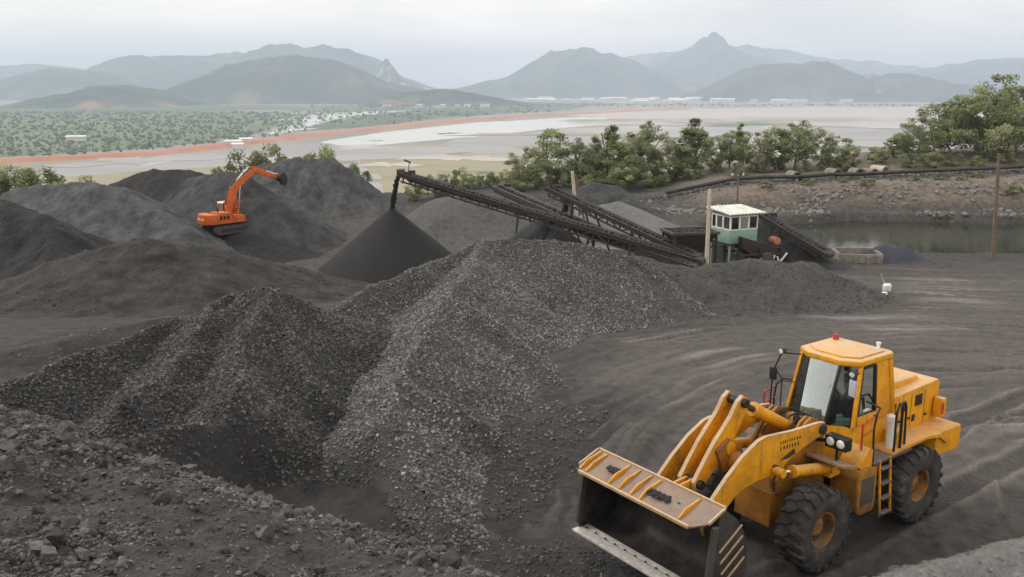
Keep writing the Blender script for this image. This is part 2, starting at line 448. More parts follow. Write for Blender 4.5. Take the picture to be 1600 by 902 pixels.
# ================================================================== terrain
PLAIN_Z = -50.0
LOADER = (4.93, 16.08); LYAW = R(216.4)
LC, LS = math.cos(LYAW), math.sin(LYAW)
POND_Z = -3.62
def pond_mask(x, y):
    """1 inside the settling pond"""
    cx, cy = 35.0, 74.6
    d = np.sqrt(((x - cx) / 16.5) ** 2 + ((y - cy) / 9.6) ** 2) + 0.10 * fbm(x * 0.16, y * 0.16, 3, 5)
    d2 = np.sqrt(((x - 52) / 20.0) ** 2 + ((y - 73.5) / 9.4) ** 2) + 0.08 * fbm(x * 0.2, y * 0.2, 3, 15)
    return sstep(1.06, 0.94, np.minimum(d, d2))
def ground_base(x, y):
    x = np.asarray(x, float); y = np.asarray(y, float)
    z = np.interp(y, [-30, 22, 30, 45, 60, 75, 90, 112], [0, 0, -0.3, -1.5, -3.0, -3.2, -2.7, -2.4])
    z = z - 1.9 * sstep(-1, -12, x) * sstep(38, 58, y)                     # the stockyard on the left lies lower
    bank_y = 87.0 - 0.05 * (x - 20) + 1.2 * fbm(x * 0.12, y * 0, 3, 8)
    up = sstep(bank_y - 1.2, bank_y + 3.4, y) * sstep(14, 24, x)
    z = z + (1.5 + 0.035 * np.clip(x - 20, 0, 40)) * up
    z = z + 1.1 * sstep(98, 108, y) * sstep(34, 48, x)
    pm = pond_mask(x, y)
    z = z * (1 - pm) + pm * (POND_Z - 0.55)
    edge = sstep(113, 122, y + 5 * fbm(x * 0.05, 0 * x, 3, 4))
    z = z - edge * 2.0
    z = z + (PLAIN_Z - 1.5 - z) * sstep(118, 235, y)
    z = z + (PLAIN_Z - 1.5 - z) * sstep(84, 130, np.abs(x))
    z = z + (PLAIN_Z - 1.5 - z) * sstep(-22, -60, y)
    return z
def ground_z(x, y):
    z = ground_base(x, y)
    rel = 1 - pond_mask(x, y)
    return z + rel * (0.16 * fbm(x * 0.22, y * 0.22, 4, 31) + 0.05 * fbm(x * 1.1, y * 1.1, 3, 41))
def track_fields(x, y):
    """haul tracks: rut depth and how pale the scuffed crust is"""
    cx, cy = 15.5, 15.0
    dx, dy = x - cx, (y - cy) * 0.93
    wob = 0.9 * fbm(x * 0.07, y * 0.07, 3, 51) + 0.35 * fbm(x * 0.3, y * 0.3, 3, 52)
    r = np.sqrt(dx * dx + dy * dy) + wob
    th = np.arctan2(dy, dx)
    n = fbm(r * 0.95, th * 1.1 + 3, 4, 61, 0.62)
    n2 = fbm(r * 3.4, th * 2.2, 3, 71, 0.6)
    patch = sstep(-0.05, 0.4, fbm(x * 0.11, y * 0.11, 4, 81))
    rut = 0.15 * n + 0.06 * n2
    dark = np.zeros(np.shape(x))
    pale = np.clip(0.12 + 1.7 * n + 1.3 * n2, 0, 1) * (0.12 + 0.88 * patch)
    # single wheel paths sweeping round the heap
    for k in range(22):
        rk = 6.0 + 0.85 * k + 1.3 * (_hash(np.array(k), np.array(3), 5) - 0.5) * 2
        ph = _hash(np.array(k), np.array(7), 9) * 6.28
        rr = r + 0.9 * np.sin(th * 1.7 + ph) + 0.25 * np.sin(th * 5 + ph * 2) - rk
        a_ = sstep(-0.05, 0.3, fbm(th * 1.3 + 7 * k, 0 * th + k, 3, 90))
        w_ = 0.24
        on = sstep(w_ + 0.07, w_ - 0.05, np.abs(rr)) * a_
        lug = np.sin((th * rk + 0.4 * np.abs(rr)) * 2 * np.pi / 0.30)
        rg_ = np.exp(-((np.abs(rr) - w_ - 0.08) / 0.07) ** 2) * a_
        rut = rut - 0.055 * on + 0.014 * lug * on + 0.075 * rg_
        dark = np.maximum(dark, on * (0.55 + 0.45 * lug))
        pale = pale * (1 - 0.6 * on) + 1.0 * rg_ * (0.25 + 0.75 * patch)
    # straight prints of the loader's own wheels
    u = (x - LOADER[0]) * LC + (y - LOADER[1]) * LS
    v = -(x - LOADER[0]) * LS + (y - LOADER[1]) * LC
    for side in (1.08, -1.08):
        vv = v - side - 0.10 * np.sin(u * 0.25) * sstep(0, -10, u)
        on = sstep(0.34, 0.26, np.abs(vv)) * sstep(2.6, 1.5, u) * sstep(-22, -14, u)
        lug = np.sin((u + 0.45 * np.abs(vv)) * 2 * np.pi / 0.24)
        rut = rut * (1 - on) + on * (-0.05 + 0.022 * lug)
        ridge = np.exp(-((np.abs(vv) - 0.40) / 0.10) ** 2) * sstep(2.6, 1.5, u) * sstep(-22, -14, u)
        rut = rut + 0.05 * ridge
        pale = pale * (1 - 0.75 * on) + 0.35 * ridge
        dark = np.maximum(dark, on * (0.6 + 0.4 * lug))
    inroad = sstep(-3.0, 1.5, x + 0.0 * y) * sstep(4, 9, y) * sstep(66, 57, y)
    return rut * inroad, pale * inroad, inroad, dark * inroad

def spaced(segs):
    out = []
    for a, b, n in segs: out += list(np.linspace(a, b, n, endpoint=False))
    return np.array(out + [segs[-1][1]])
gx = spaced([(-130, -72, 10), (-72, -20, 52), (-20, -3, 44), (-3, 1, 28), (1, 20, 215), (20, 40, 80), (40, 88, 50), (88, 130, 10)])
gy = spaced([(-60, -10, 8), (-10, 9, 20), (9, 24, 165), (24, 42, 120), (42, 62, 80), (62, 120, 120), (120, 240, 24)])
GX, GY = np.meshgrid(gx, gy)
rut, pale, inroad, rutd = track_fields(GX, GY)
GZ = ground_z(GX, GY) + rut
# dark coal dust along the heaps, pale dry dirt on the yard road at the left and on the terrace behind
yard = sstep(-22, -14, GX) * sstep(2, -6, GX) * sstep(44, 52, GY) * sstep(104, 92, GY)
terr = sstep(66, 80, GY) * sstep(-4, 8, GX)
bankd = sstep(83, 87, GY) * sstep(12, 24, GX)
grassy = sstep(112, 124, GY) * sstep(-0.2, 0.25, fbm(GX * 0.07, GY * 0.07, 4, 91) + 0.3)
ground_me = np_mesh('ground', np.stack([GX, GY, GZ], -1).reshape(-1, 3), grid_faces(len(gx), len(gy)), True,
                    {'rutd': rutd.ravel(), 'pale': pale.ravel(), 'road': inroad.ravel(), 'yard': yard.ravel(), 'terr': terr.ravel(), 'bank': bankd.ravel(), 'veg': grassy.ravel()})
t = NT('ground_dirt')
n_big = t.noise(0.25, 5, 0.6); n_mid = t.noise(2.5, 6, 0.65); n_sm = t.noise(18, 5, 0.7)
c = t.ramp(n_mid, [(0.3, (0.050, 0.047, 0.045)), (0.7, (0.082, 0.077, 0.073))])
c = t.mix(t.math('MULTIPLY', t.attr('road'), 0.9), c, t.ramp(n_mid, [(0.28, (0.058, 0.054, 0.051)), (0.72, (0.108, 0.099, 0.094))]))
c = t.mix(t.math('MULTIPLY', t.attr('yard'), t.ramp(n_big, [(0.3, 0.5), (0.6, 0.95)])), c, t.ramp(n_mid, [(0.3, (0.14, 0.124, 0.108)), (0.7, (0.22, 0.196, 0.170))]))
c = t.mix(t.math('MULTIPLY', t.attr('terr'), t.ramp(n_big, [(0.35, 0.15), (0.65, 0.9)])), c, t.ramp(n_mid, [(0.3, (0.12, 0.113, 0.105)), (0.7, (0.22, 0.205, 0.185))]))
c = t.mix(t.math('MULTIPLY', t.attr('bank'), t.ramp(n_big, [(0.30, 0.35), (0.62, 1.0)])), c, t.ramp(n_mid, [(0.25, (0.085, 0.070, 0.058)), (0.5, (0.165, 0.135, 0.110)), (0.75, (0.28, 0.235, 0.19))]))
c = t.mix(t.math('MULTIPLY', t.attr('stain_shade'), t.ramp(n_mid, [(0.3, 0.95), (0.7, 0.6)])), c, t.ramp(n_mid, [(0.3, (0.026, 0.025, 0.024)), (0.7, (0.058, 0.055, 0.052))]))
c = t.mix(t.math('MULTIPLY', t.math('MULTIPLY', t.attr('pale'), t.math('SUBTRACT', 1.0, t.math('MULTIPLY', t.attr('stain_shade'), 0.75))), t.ramp(n_sm, [(0.3, 0.45), (0.7, 1.0)])), c, (0.33, 0.30, 0.28))
c = t.mix(t.math('MULTIPLY', t.attr('rutd'), 0.75), c, (0.045, 0.042, 0.040))
c = t.mix(t.attr('veg'), c, t.ramp(n_mid, [(0.3, (0.055, 0.075, 0.028)), (0.7, (0.13, 0.135, 0.06))]))
c = t.mix(0.65, c, t.ramp(n_sm, [(0.3, 0.6), (0.5, 1.0), (0.75, 1.4)]), 'MULTIPLY')
t.col(c).rough(0.88).spec(0.25)
t.bump(n_sm, 0.5, 0.03); t.bump(n_mid, 0.35, 0.12)
ground = link_mesh('ground', ground_me, t.m)
tag(ground, 'dark coal dusted yard ground with pale wheel tracks', kind='structure')

# ------------------------------------------------------------------ settling pond water
t = NT('pond_water')
t.col(t.ramp(t.noise(0.12, 4), [(0.3, (0.018, 0.026, 0.020)), (0.7, (0.036, 0.044, 0.034))])).rough(t.ramp(t.noise(0.3, 4), [(0.35, 0.02), (0.6, 0.05), (0.75, 0.10)])).spec(0.5)
t.bump(t.math('MULTIPLY', t.noise(2.2, 3, 0.5, stretch=(0.5, 1.8, 1)), t.ramp(t.noise(0.10, 3), [(0.42, 0.15), (0.62, 1.0)])), 0.35, 0.05)
pw = MB(); cs = []
for i in range(64):
    a = 2 * math.pi * i / 64
    cs.append((46 + 36 * math.cos(a), 74.2 + 12.6 * math.sin(a)))
pw.add([(x, y, POND_Z) for x, y in cs], [tuple(range(64))])
tag(pw.build('pond_water', t.m, smooth=False), 'dark green settling pond water reflecting the trees', kind='structure')

# ================================================================== far plain
def ground_sheet(name, poly, dz, mat, label, n_sub=0):
    P = [on_z(px, py, PLAIN_Z) for px, py in poly]
    # ragged outline
    pts = []
    for i in range(len(P)):
        a, b = P[i], P[(i + 1) % len(P)]
        L = np.hypot(*(b - a)[:2]); k = max(1, int(L / 12)); k = min(k, 160)
        for j in range(k):
            q = a + (b - a) * j / k
            s = 0.03 * q[1]
            off = s * fbm(np.array(q[0] / 110.0), np.array(q[1] / 110.0 + dz * 310), 5, 7, 0.62)
            pts.append((float(q[0] + off), float(q[1] + 2.5 * off), PLAIN_Z + dz))
    m = MB(); m.add(pts, [tuple(range(len(pts)))])
    o = m.build(name, mat, smooth=False)
    return tag(o, label, kind='structure')
t = NT('plain_soil')
nb = t.noise(0.0035, 6, 0.62, stretch=(0.6, 1.4, 1)); nm = t.noise(0.02, 5, 0.65); ns = t.noise(0.0016, 4, 0.6)
c = t.ramp(nb, [(0.30, (0.22, 0.215, 0.205)), (0.45, (0.28, 0.265, 0.245)), (0.55, (0.31, 0.29, 0.24)), (0.68, (0.25, 0.245, 0.235))])
c = t.mix(t.ramp(ns, [(0.48, 0.0), (0.62, 0.75)]), c, (0.20, 0.22, 0.12))
c = t.mix(t.ramp(nm, [(0.5, 0.0), (0.75, 0.5)]), c, (0.27, 0.24, 0.19))
t.col(c).rough(0.9).spec(0.2)
pm = MB(); pm.add([(-11500, -350, PLAIN_Z), (11500, -350, PLAIN_Z), (11500, 12500, PLAIN_Z), (-11500, 12500, PLAIN_Z)], [(0, 1, 2, 3)])
tag(pm.build('plain', t.m, smooth=False), 'wide grey brown mudflat plain below the yard', kind='structure')
def field(name, stops, scale, stretch=(1, 1, 1), rough=0.9, spec=0.2):
    t = NT(name); t.col(t.ramp(t.noise(scale, 6, 0.62, stretch=stretch), stops)).rough(rough).spec(spec); MATS[name] = t.m
field('marsh', [(0.3, (0.095, 0.14, 0.075)), (0.5, (0.13, 0.185, 0.10)), (0.62, (0.17, 0.20, 0.12)), (0.75, (0.25, 0.24, 0.18))], 0.012, (0.5, 1.5, 1))
field('far_trees', [(0.3, (0.075, 0.11, 0.06)), (0.7, (0.13, 0.17, 0.10))], 0.01)
field('mud_grey', [(0.3, (0.28, 0.28, 0.285)), (0.7, (0.40, 0.39, 0.385))], 0.006, (0.4, 2, 1))
field('mud_olive', [(0.3, (0.24, 0.225, 0.165)), (0.55, (0.32, 0.285, 0.19)), (0.7, (0.24, 0.235, 0.15))], 0.008, (0.5, 1.8, 1))
field('silt_pale', [(0.3, (0.36, 0.33, 0.31)), (0.7, (0.52, 0.48, 0.45))], 0.004, (0.3, 2.5, 1))
field('water_pale', [(0.3, (0.42, 0.47, 0.43)), (0.7, (0.50, 0.53, 0.49))], 0.004, (0.4, 2, 1), 0.25, 0.5)
field('red_earth', [(0.25, (0.30, 0.20, 0.14)), (0.42, (0.40, 0.17, 0.10)), (0.55, (0.43, 0.21, 0.14)), (0.75, (0.38, 0.29, 0.22))], 0.03)
SHEETS = [
 ('marsh', [(-400, 176), (-100, 172), (300, 172), (470, 178), (470, 190), (380, 214), (230, 233), (60, 243), (-400, 262)], 'marsh', 'flat green marsh beyond the red dike'),
 ('woodland', [(-400, 168), (100, 165), (420, 164), (620, 166), (700, 170), (640, 186), (560, 180), (440, 172), (200, 176), (-400, 182)], 'far_trees', 'dark belt of far woodland below the left hills'),
 ('woodland', [(560, 183), (700, 168), (800, 160), (960, 161), (880, 172), (700, 184), (560, 200), (470, 205), (500, 193)], 'far_trees', 'low scrub between river and red dike'),
 ('river', [(425, 205), (462, 194), (455, 186), (500, 178), (580, 174), (640, 173), (560, 181), (505, 190), (490, 199), (440, 210)], 'water_pale', 'pale winding river across the marsh'),
 ('mudflat', [(60, 262), (400, 232), (520, 222), (640, 228), (820, 236), (860, 300), (400, 330), (60, 330)], 'mud_grey', 'grey mudflat below the dike'),
 ('mudflat', [(100, 275), (380, 258), (400, 300), (100, 320)], 'mud_olive', 'olive scrubby flat beside the coal heaps'),
 ('mudflat', [(560, 250), (800, 238), (860, 262), (830, 300), (600, 310)], 'mud_olive', 'yellowish flat beyond the conveyor head'),
 ('lagoon', [(505, 222), (600, 207), (740, 192), (880, 184), (1000, 183), (960, 194), (850, 203), (720, 216), (600, 226)], 'water_pale', 'pale turquoise lagoon beside the dike'),
 ('mudflat', [(700, 218), (860, 204), (1000, 196), (1300, 200), (1450, 205), (1500, 230), (1000, 240), (740, 236)], 'mud_grey', 'dark mudflat behind the tree row'),
 ('silt_flat', [(850, 178), (1000, 170), (1200, 168), (1420, 168), (1600, 172), (1600, 190), (1400, 200), (1200, 193), (1100, 186), (950, 186)], 'silt_pale', 'pale silt flat along the far shore'),
 ('mudflat', [(930, 190), (1060, 187), (1220, 191), (1260, 196), (1100, 197), (980, 195)], 'mud_grey', 'grey mud streak across the silt flat'),
 ('silt_flat', [(830, 204), (980, 198), (1120, 199), (1060, 203), (900, 207)], 'silt_pale', 'narrow pale bar of silt behind the tree row'),
 ('silt_flat', [(515, 232), (560, 226), (600, 224), (570, 232)], 'silt_pale', 'small pale patch below the lagoon'),
 ('silt_flat', [(175, 250), (235, 244), (255, 252), (220, 262)], 'silt_pale', 'pale bare patch in front of the dike'),
]
for i, (nm_, poly, mt, lb) in enumerate(SHEETS): ground_sheet(nm_, poly, 0.03 + 0.012 * i, M(mt), lb)
def patches(name, mat, label, n, seed, dz, big=1.0):
    r_ = random.Random(seed); m = MB()
    for k in range(n):
        px, py = r_.uniform(80, 1420), 186 + 100 * r_.random() ** 1.5
        q = on_z(px, py, PLAIN_Z)
        if py < np.interp(px, [-300, 0, 250, 400, 560, 720, 900, 1080], [274, 258, 244, 228, 210, 193, 181, 174]) + 3: continue
        a = r_.uniform(8, 60) * big * q[1] / 900.0; b_ = a * r_.uniform(0.5, 1.6); nv = 22; ph = r_.uniform(0, 9)
        pts = []
        for i in range(nv):
            th = 2 * math.pi * i / nv; w = 1 + 0.45 * math.sin(2 * th + ph) + 0.3 * math.sin(5 * th + 2 * ph) + 0.18 * math.sin(9 * th + ph)
            pts.append((q[0] + a * w * math.cos(th), q[1] + b_ * w * math.sin(th), PLAIN_Z + dz + 0.0008 * k))
        m.add(pts, [tuple(range(nv))])
    tag(m.build(name, M(mat), smooth=False), label, kind='stuff')
patches('wet_patches', 'silt_pale', 'pale wet patches scattered over the mudflats', 16, 3, 0.24, 0.7)
patches('mud_patches', 'mud_grey', 'grey mud patches scattered over the flats', 22, 5, 0.28)
patches('grass_patches', 'mud_olive', 'yellowish grass patches scattered over the flats', 26, 7, 0.32)
patches('grass_patches', 'marsh', 'green grass patches scattered over the flats', 12, 9, 0.36, 0.6)
# red earth dike: a raised bank with a flat top
cl = [(-300, 271), (-100, 263), (0, 254), (120, 248), (250, 240), (400, 223), (480, 212), (560, 205), (640, 197), (720, 189), (800, 183), (900, 178), (1000, 173), (1080, 171)]
P = np.array([on_z(px, py, PLAIN_Z) for px, py in cl])
_d = np.concatenate([[0], np.cumsum(np.linalg.norm(np.diff(P, axis=0), axis=1))]); _t = np.arange(0, _d[-1], 22.0)
P = np.stack([np.interp(_t, _d, P[:, k]) for k in range(3)], -1)
dk = MB(); rows = []
for i in range(len(P)):
    d = P[min(i + 1, len(P) - 1)] - P[max(i - 1, 0)]; d /= np.linalg.norm(d); n = np.array([d[1], -d[0], 0])
    w = (4.5 + 0.0035 * P[i][1]) * (1 + 0.55 * float(fbm(np.array(i * 0.23), np.array(0.5), 3, 66))); h = 2.6 + 0.8 * float(fbm(np.array(i * 0.31), np.array(3.5), 3, 67))
    rows.append([P[i] + n * w * 2.4, P[i] + n * w + (0, 0, h), P[i] - n * w + (0, 0, h), P[i] - n * w * 2.4])
dk.add([q for r in rows for q in r], [(4 * i + k, 4 * i + k + 1, 4 * i + k + 5, 4 * i + k + 4) for i in range(len(P) - 1) for k in range(3)])
tag(dk.build('dike', M('red_earth'), smooth=False), 'long red earth dike curving across the plain', kind='structure')

# ================================================================== hills
def hill(name, label, D, prof, depth, mat, seed=1, rough_amp=0.19, nx=150, ny=46):
    pr = [at(px, py, D) for px, py in prof]
    X = np.linspace(pr[0][0], pr[-1][0], nx)
    Zr = np.interp(X, [q[0] for q in pr], [q[2] for q in pr])
    k = np.array([0.25, 0.5, 0.25])
    Zr = np.convolve(np.pad(Zr, 1, mode='edge'), k, 'valid')
    v = np.linspace(-1, 0.9, ny)
    VX, VY = np.meshgrid(X, v)
    H = np.maximum(Zr - PLAIN_Z, 0)[None, :] * np.ones((ny, 1))
    s = np.cos(np.clip(VY, -1, 1) * np.pi / 2) ** 1.15
    rel = 1 - np.exp(-(VY / 0.22) ** 2)
    sc = depth * 0.55
    no = ridged(VX / sc, (VY * depth) / sc, 5, seed) - 0.25
    Z = PLAIN_Z - 3 + (H + 3) * s * (1 + rel * rough_amp * 2.2 * no)
    Z = Z + 0.012 * H * fbm(VX / (sc * 0.12), VY * depth / (sc * 0.12), 3, seed + 9)
    Y = D + VY * depth + 0.12 * depth * fbm(VX / (sc * 1.3), VY * 0 + 2, 2, seed + 5) * rel
    bare = np.clip(fbm(VX / (sc * 0.8), VY * 1.6, 4, seed + 20) * 1.6, 0, 1)
    me = np_mesh(name, np.stack([VX, Y, Z], -1).reshape(-1, 3), grid_faces(nx, ny), True, {'bare': bare.ravel()})
    return tag(link_mesh(name, me, M(mat)), label, kind='structure')
def hill_mat(name, soil, lo, hi):
    t = NT(name)
    c = t.ramp(t.noise(0.0045, 7, 0.72), [(0.34, (0.014, 0.026, 0.014)), (0.5, (0.045, 0.066, 0.034)), (0.64, (0.12, 0.135, 0.075))])
    c = t.mix(t.ramp(t.attr('bare'), [(lo, 0.0), (hi, 0.9)]), c, soil)
    t.col(c).rough(0.95).spec(0.1); t.bump(t.noise(0.03, 5, 0.7), 0.9, 14.0); MATS[name] = t.m
hill_mat('hill_wooded', (0.24, 0.20, 0.15), 0.45, 0.8)
hill_mat('hill_scarred', (0.36, 0.20, 0.13), 0.22, 0.55)
hill_mat('hill_quarry', (0.55, 0.49, 0.43), 0.02, 0.3)
HILLS = [
 ('far ridge fading into haze at the left edge', 7600, [(-420, 140), (-200, 112), (-60, 124), (0, 108), (50, 99), (95, 104), (150, 122), (230, 140), (300, 160)], 1100, 'hill_wooded', 3),
 ('long hazy ridge behind the broad left hill', 6600, [(90, 150), (170, 106), (215, 92), (262, 87), (330, 90), (345, 84), (400, 86), (440, 77), (500, 76), (545, 82), (580, 92), (620, 118), (680, 140)], 950, 'hill_wooded', 5),
 ('pale quarried limestone spike between the hills', 5600, [(560, 150), (585, 122), (598, 98), (605, 92), (613, 104), (628, 124), (650, 134), (690, 142)], 260, 'hill_quarry', 7),
 ('broad wooded hill in the middle of the left range', 4200, [(150, 166), (240, 150), (300, 139), (330, 124), (370, 108), (430, 96), (480, 92), (530, 98), (570, 112), (600, 128), (640, 138), (700, 150), (760, 166)], 800, 'hill_wooded', 11),
 ('hazy slope at the far left below the ridge', 5200, [(-420, 150), (-150, 138), (0, 136), (60, 120), (110, 108), (150, 116), (200, 138), (260, 158)], 700, 'hill_wooded', 13),
 ('low hill with reddish bare slopes at the left', 3200, [(-60, 176), (60, 166), (110, 150), (150, 138), (200, 133), (240, 142), (280, 158), (340, 172), (420, 178)], 480, 'hill_scarred', 17),
 ('low reddish scarred hill above the river', 3300, [(540, 178), (590, 158), (640, 144), (690, 139), (740, 146), (800, 158), (880, 168)], 360, 'hill_scarred', 19),
 ('faint farthest range behind the pointed peak', 9200, [(900, 130), (980, 92), (1060, 82), (1160, 78), (1230, 80), (1300, 96), (1400, 104), (1500, 110), (1640, 118)], 1300, 'hill_wooded', 23),
 ('double crested hazy hill left of the pointed peak', 6400, [(640, 150), (720, 138), (790, 122), (830, 98), (862, 82), (900, 77), (935, 88), (950, 85), (990, 94), (1040, 120), (1120, 146), (1200, 160)], 1000, 'hill_wooded', 29),
 ('pointed hazy peak above the far shore', 7400, [(930, 140), (1000, 112), (1050, 90), (1085, 76), (1096, 64), (1107, 58), (1118, 64), (1130, 76), (1170, 92), (1230, 112), (1300, 130), (1380, 150)], 1000, 'hill_wooded', 31),
 ('nearer wooded hill under the pointed peak with bare scar', 4700, [(1020, 166), (1090, 146), (1140, 120), (1180, 104), (1230, 100), (1270, 101), (1310, 116), (1350, 134), (1420, 150), (1500, 166)], 700, 'hill_wooded', 37),
 ('low rounded hill in front of the right range', 4500, [(1270, 166), (1320, 142), (1350, 122), (1376, 117), (1410, 120), (1450, 128), (1500, 132), (1560, 140), (1640, 150), (1760, 168)], 600, 'hill_scarred', 41),
 ('hazy range rising behind the right hand trees', 6800, [(1340, 150), (1400, 124), (1450, 112), (1520, 100), (1580, 94), (1640, 92), (1720, 100), (1860, 118), (2050, 150)], 950, 'hill_wooded', 43),
]
for lb, D, pr, dp, mt, sd in HILLS: hill('hill', lb, D, pr, dp, mt, sd)

# air: one even box of thin haze round everything
hz = MB(); hz.lohi((-12000, -400, -53.5), (12000, 13200, 425))
t = NT('haze_air'); t.n.remove(t.b)
pv = t.n.new('ShaderNodeVolumePrincipled')
pv.inputs['Color'].default_value = (0.68, 0.81, 1.0, 1)
pv.inputs['Density'].default_value = 1.95e-4
pv.inputs['Anisotropy'].default_value = 0.15
t.l.new(pv.outputs[0], t.o.inputs['Volume'])
haze = hz.build('haze', t.m, smooth=False)
tag(haze, 'thin pale haze lying over the plain and hills', kind='stuff')
# ================================================================== coal heaps
def seg_field(x, y, ridge, slope, rnd=0.35):
    """height of a heap of given side slope poured along a 3d ridge line"""
    best = np.full(x.shape, -1e9); tb = np.zeros(x.shape); db = np.zeros(x.shape); acc = 0.0
    if len(ridge) == 1: ridge = [ridge[0], (ridge[0][0] + 1e-3, ridge[0][1], ridge[0][2])]
    for a, b in zip(ridge[:-1], ridge[1:]):
        ax, ay, az = a; bx, by, bz = b
        L2 = (bx - ax) ** 2 + (by - ay) ** 2; L = math.sqrt(L2)
        t = np.clip(((x - ax) * (bx - ax) + (y - ay) * (by - ay)) / L2, 0, 1)
        d = np.hypot(x - ax - t * (bx - ax), y - ay - t * (by - ay))
        sgn = np.sign((x - ax) * (by - ay) - (y - ay) * (bx - ax))
        z = az + t * (bz - az) - slope * (np.sqrt(d * d + rnd * rnd) - rnd)
        m = z > best
        best = np.where(m, z, best)
        ang = np.arctan2(y - (ay + t * (by - ay)), x - (ax + t * (bx - ax)))
        tb = np.where(m, acc + t * L + ang * 1.6 * (1 if True else 0), tb); db = np.where(m, d, db)
        acc += L
    return best, tb, db
RAW = {}
ground_s = sampler(gx, gy, GZ)
def heap_fn(ridges, slope, amp, freq, rill, seed, rnd=0.35, toe=0.22, carve=False, crest=0.0):
    def f(x, y, raw=False):
        x = np.asarray(x, float); y = np.asarray(y, float)
        wx = x + 0.55 * amp * 3 * fbm(x * freq * 0.6, y * freq * 0.6, 3, seed + 50); wy = y + 0.55 * amp * 3 * fbm(x * freq * 0.6 + 40, y * freq * 0.6, 3, seed + 51)
        h = None
        for rg in ridges:
            sl = slope
            if isinstance(rg, tuple): rg, sl = rg
            z, tb, d = seg_field(wx, wy, rg, sl, rnd)
            if crest: z = z - crest * (1 - np.exp(-d / 0.8))
            if rill: z = z - rill * np.clip(d * 0.5, 0, 1) * (0.5 + 0.5 * ridged(tb * 0.9, d * 0.12, 3, seed + 77))
            if h is None: h = z
            else:
                k = 0.12; q = np.clip(0.5 + 0.5 * (h - z) / k, 0, 1)
                h = z * (1 - q) + h * q + k * q * (1 - q)
        h = h + amp * (fbm(x * freq, y * freq, 5, seed, 0.55))
        if carve: h = h - 2.3 * np.exp(-((x + 4.3) / 1.75) ** 4 - ((y - 16.9) / 1.55) ** 4)
        g = ground_z(x, y)
        if carve: h = np.where((np.abs(x + 4.3) < 3) & (np.abs(y - 16.9) < 3), np.maximum(h, g + (0.32 + 0.2 * fbm(x * 0.8, y * 0.8, 3, 9) if carve == 1 else -0.1)), h)
        if raw: return h - g
        e = (h - g) / toe
        return g + toe * np.where(e > 20, e, np.log1p(np.exp(np.clip(e, -30, 20)))) - 0.09
    return f
def heap(name, label, ridges, slope=0.62, res=0.3, mat='coal_gravel', amp=0.18, freq=0.5, rill=0.12, seed=1, rnd=0.35, toe=0.22, pad=1.6, micro=0.0, group=None, carve=False, crest=0.0):
    rr = []
    for rg in ridges:
        sl = None
        if isinstance(rg, tuple): rg, sl = rg
        pts = [tuple(at(*q)) for q in rg]
        rr.append((pts, sl) if sl else pts)
    f = heap_fn(rr, slope, amp, freq, rill, seed, rnd, toe, carve, crest)
    allp = np.array([p for r in rr for p in (r[0] if isinstance(r, tuple) else r)])
    gmin = ground_z(allp[:, 0], allp[:, 1]).min()
    msl = min([slope] + [r[1] for r in rr if isinstance(r, tuple)])
    reach = (allp[:, 2].max() - gmin) / msl + pad
    x0, y0 = allp[:, 0].min() - reach, allp[:, 1].min() - reach
    x1, y1 = allp[:, 0].max() + reach, allp[:, 1].max() + reach
    xs = np.arange(x0, x1, res); ys = np.arange(y0, y1, res)
    X, Y = np.meshgrid(xs, ys)
    Z = f(X, Y)
    if micro: Z = Z + micro * fbm(X * 3.2, Y * 3.2, 3, seed + 200, 0.65)
    G = ground_z(X, Y)
    hgt = Z - G
    up = (hgt > -0.035)
    keep = up[:-1, :-1] | up[1:, :-1] | up[:-1, 1:] | up[1:, 1:]
    V = np.stack([X, Y, Z], -1).reshape(-1, 3)
    F = grid_faces(len(xs), len(ys), keep)
    V, F, _ = compact(V, F)
    o = link_mesh(name, np_mesh(name, V, F, True), M(mat))
    tag(o, label, 'coal heap', group)
    fs = sampler(xs, ys, Z); RAW[label] = f
    return o, fs, (x0, x1, y0, y1)

# --- the rubble heap the picture is taken from
CREST = np.array([at(-160, 600, 14.2), at(0, 640, 13.0), at(100, 668, 12.5), at(200, 705, 12.0), at(330, 745, 11.4), at(500, 812, 10.5), at(620, 846, 9.9), at(700, 872, 9.5), at(790, 904, 9.0)])
CREST = np.vstack([CREST, [[1.0, 8.0, 2.9], [2.6, 6.0, 2.0], [4.5, 3.0, 1.0]]])
def fore_f(x, y):
    x = np.asarray(x, float); y = np.asarray(y, float)
    w = 0.35 * fbm(x * 0.8, y * 0.8, 4, 301)
    yc = np.interp(x, CREST[:, 0], CREST[:, 1]) + w; zc = np.interp(x, CREST[:, 0], CREST[:, 2])
    d = yc - y
    near = zc + 0.15 * np.minimum(d, 20) + 0.5 * np.clip(5.0 - y, 0, 4)
    far = zc + 0.66 * d
    z = np.where(d > 0, near, far)
    z = z - 0.10 * np.exp(-(d / 0.35) ** 2)
    z = z - np.clip(x - 1.5, 0, 9) * 0.55
    z = z + 0.26 * fbm(x * 0.55, y * 0.55, 4, 303) * sstep(3, 0.3, np.abs(d)) + 0.20 * fbm(x * 0.45 + 5, y * 0.45, 4, 305) * (d > 0)
    z = z + 0.10 * ridged(x * 1.5, y * 1.5, 4, 307) * sstep(-1.2, 0.2, d)
    return np.maximum(z, -3)
xs = np.arange(-15, 7, 0.075); ys = np.arange(-3, 21, 0.075)
X, Y = np.meshgrid(xs, ys); Z = fore_f(X, Y) + 0.03 * fbm(X * 3, Y * 3, 3, 311)
up = Z > ground_z(X, Y) - 0.25
fore_s = sampler(xs, ys, Z)
V = np.stack([X, Y, Z], -1).reshape(-1, 3)
V, F, _ = compact(V, grid_faces(len(xs), len(ys), up[:-1, :-1] | up[1:, 1:]))
fore = link_mesh('coal_heap', np_mesh('coal_heap', V, F, True), M('coal_coarse'))
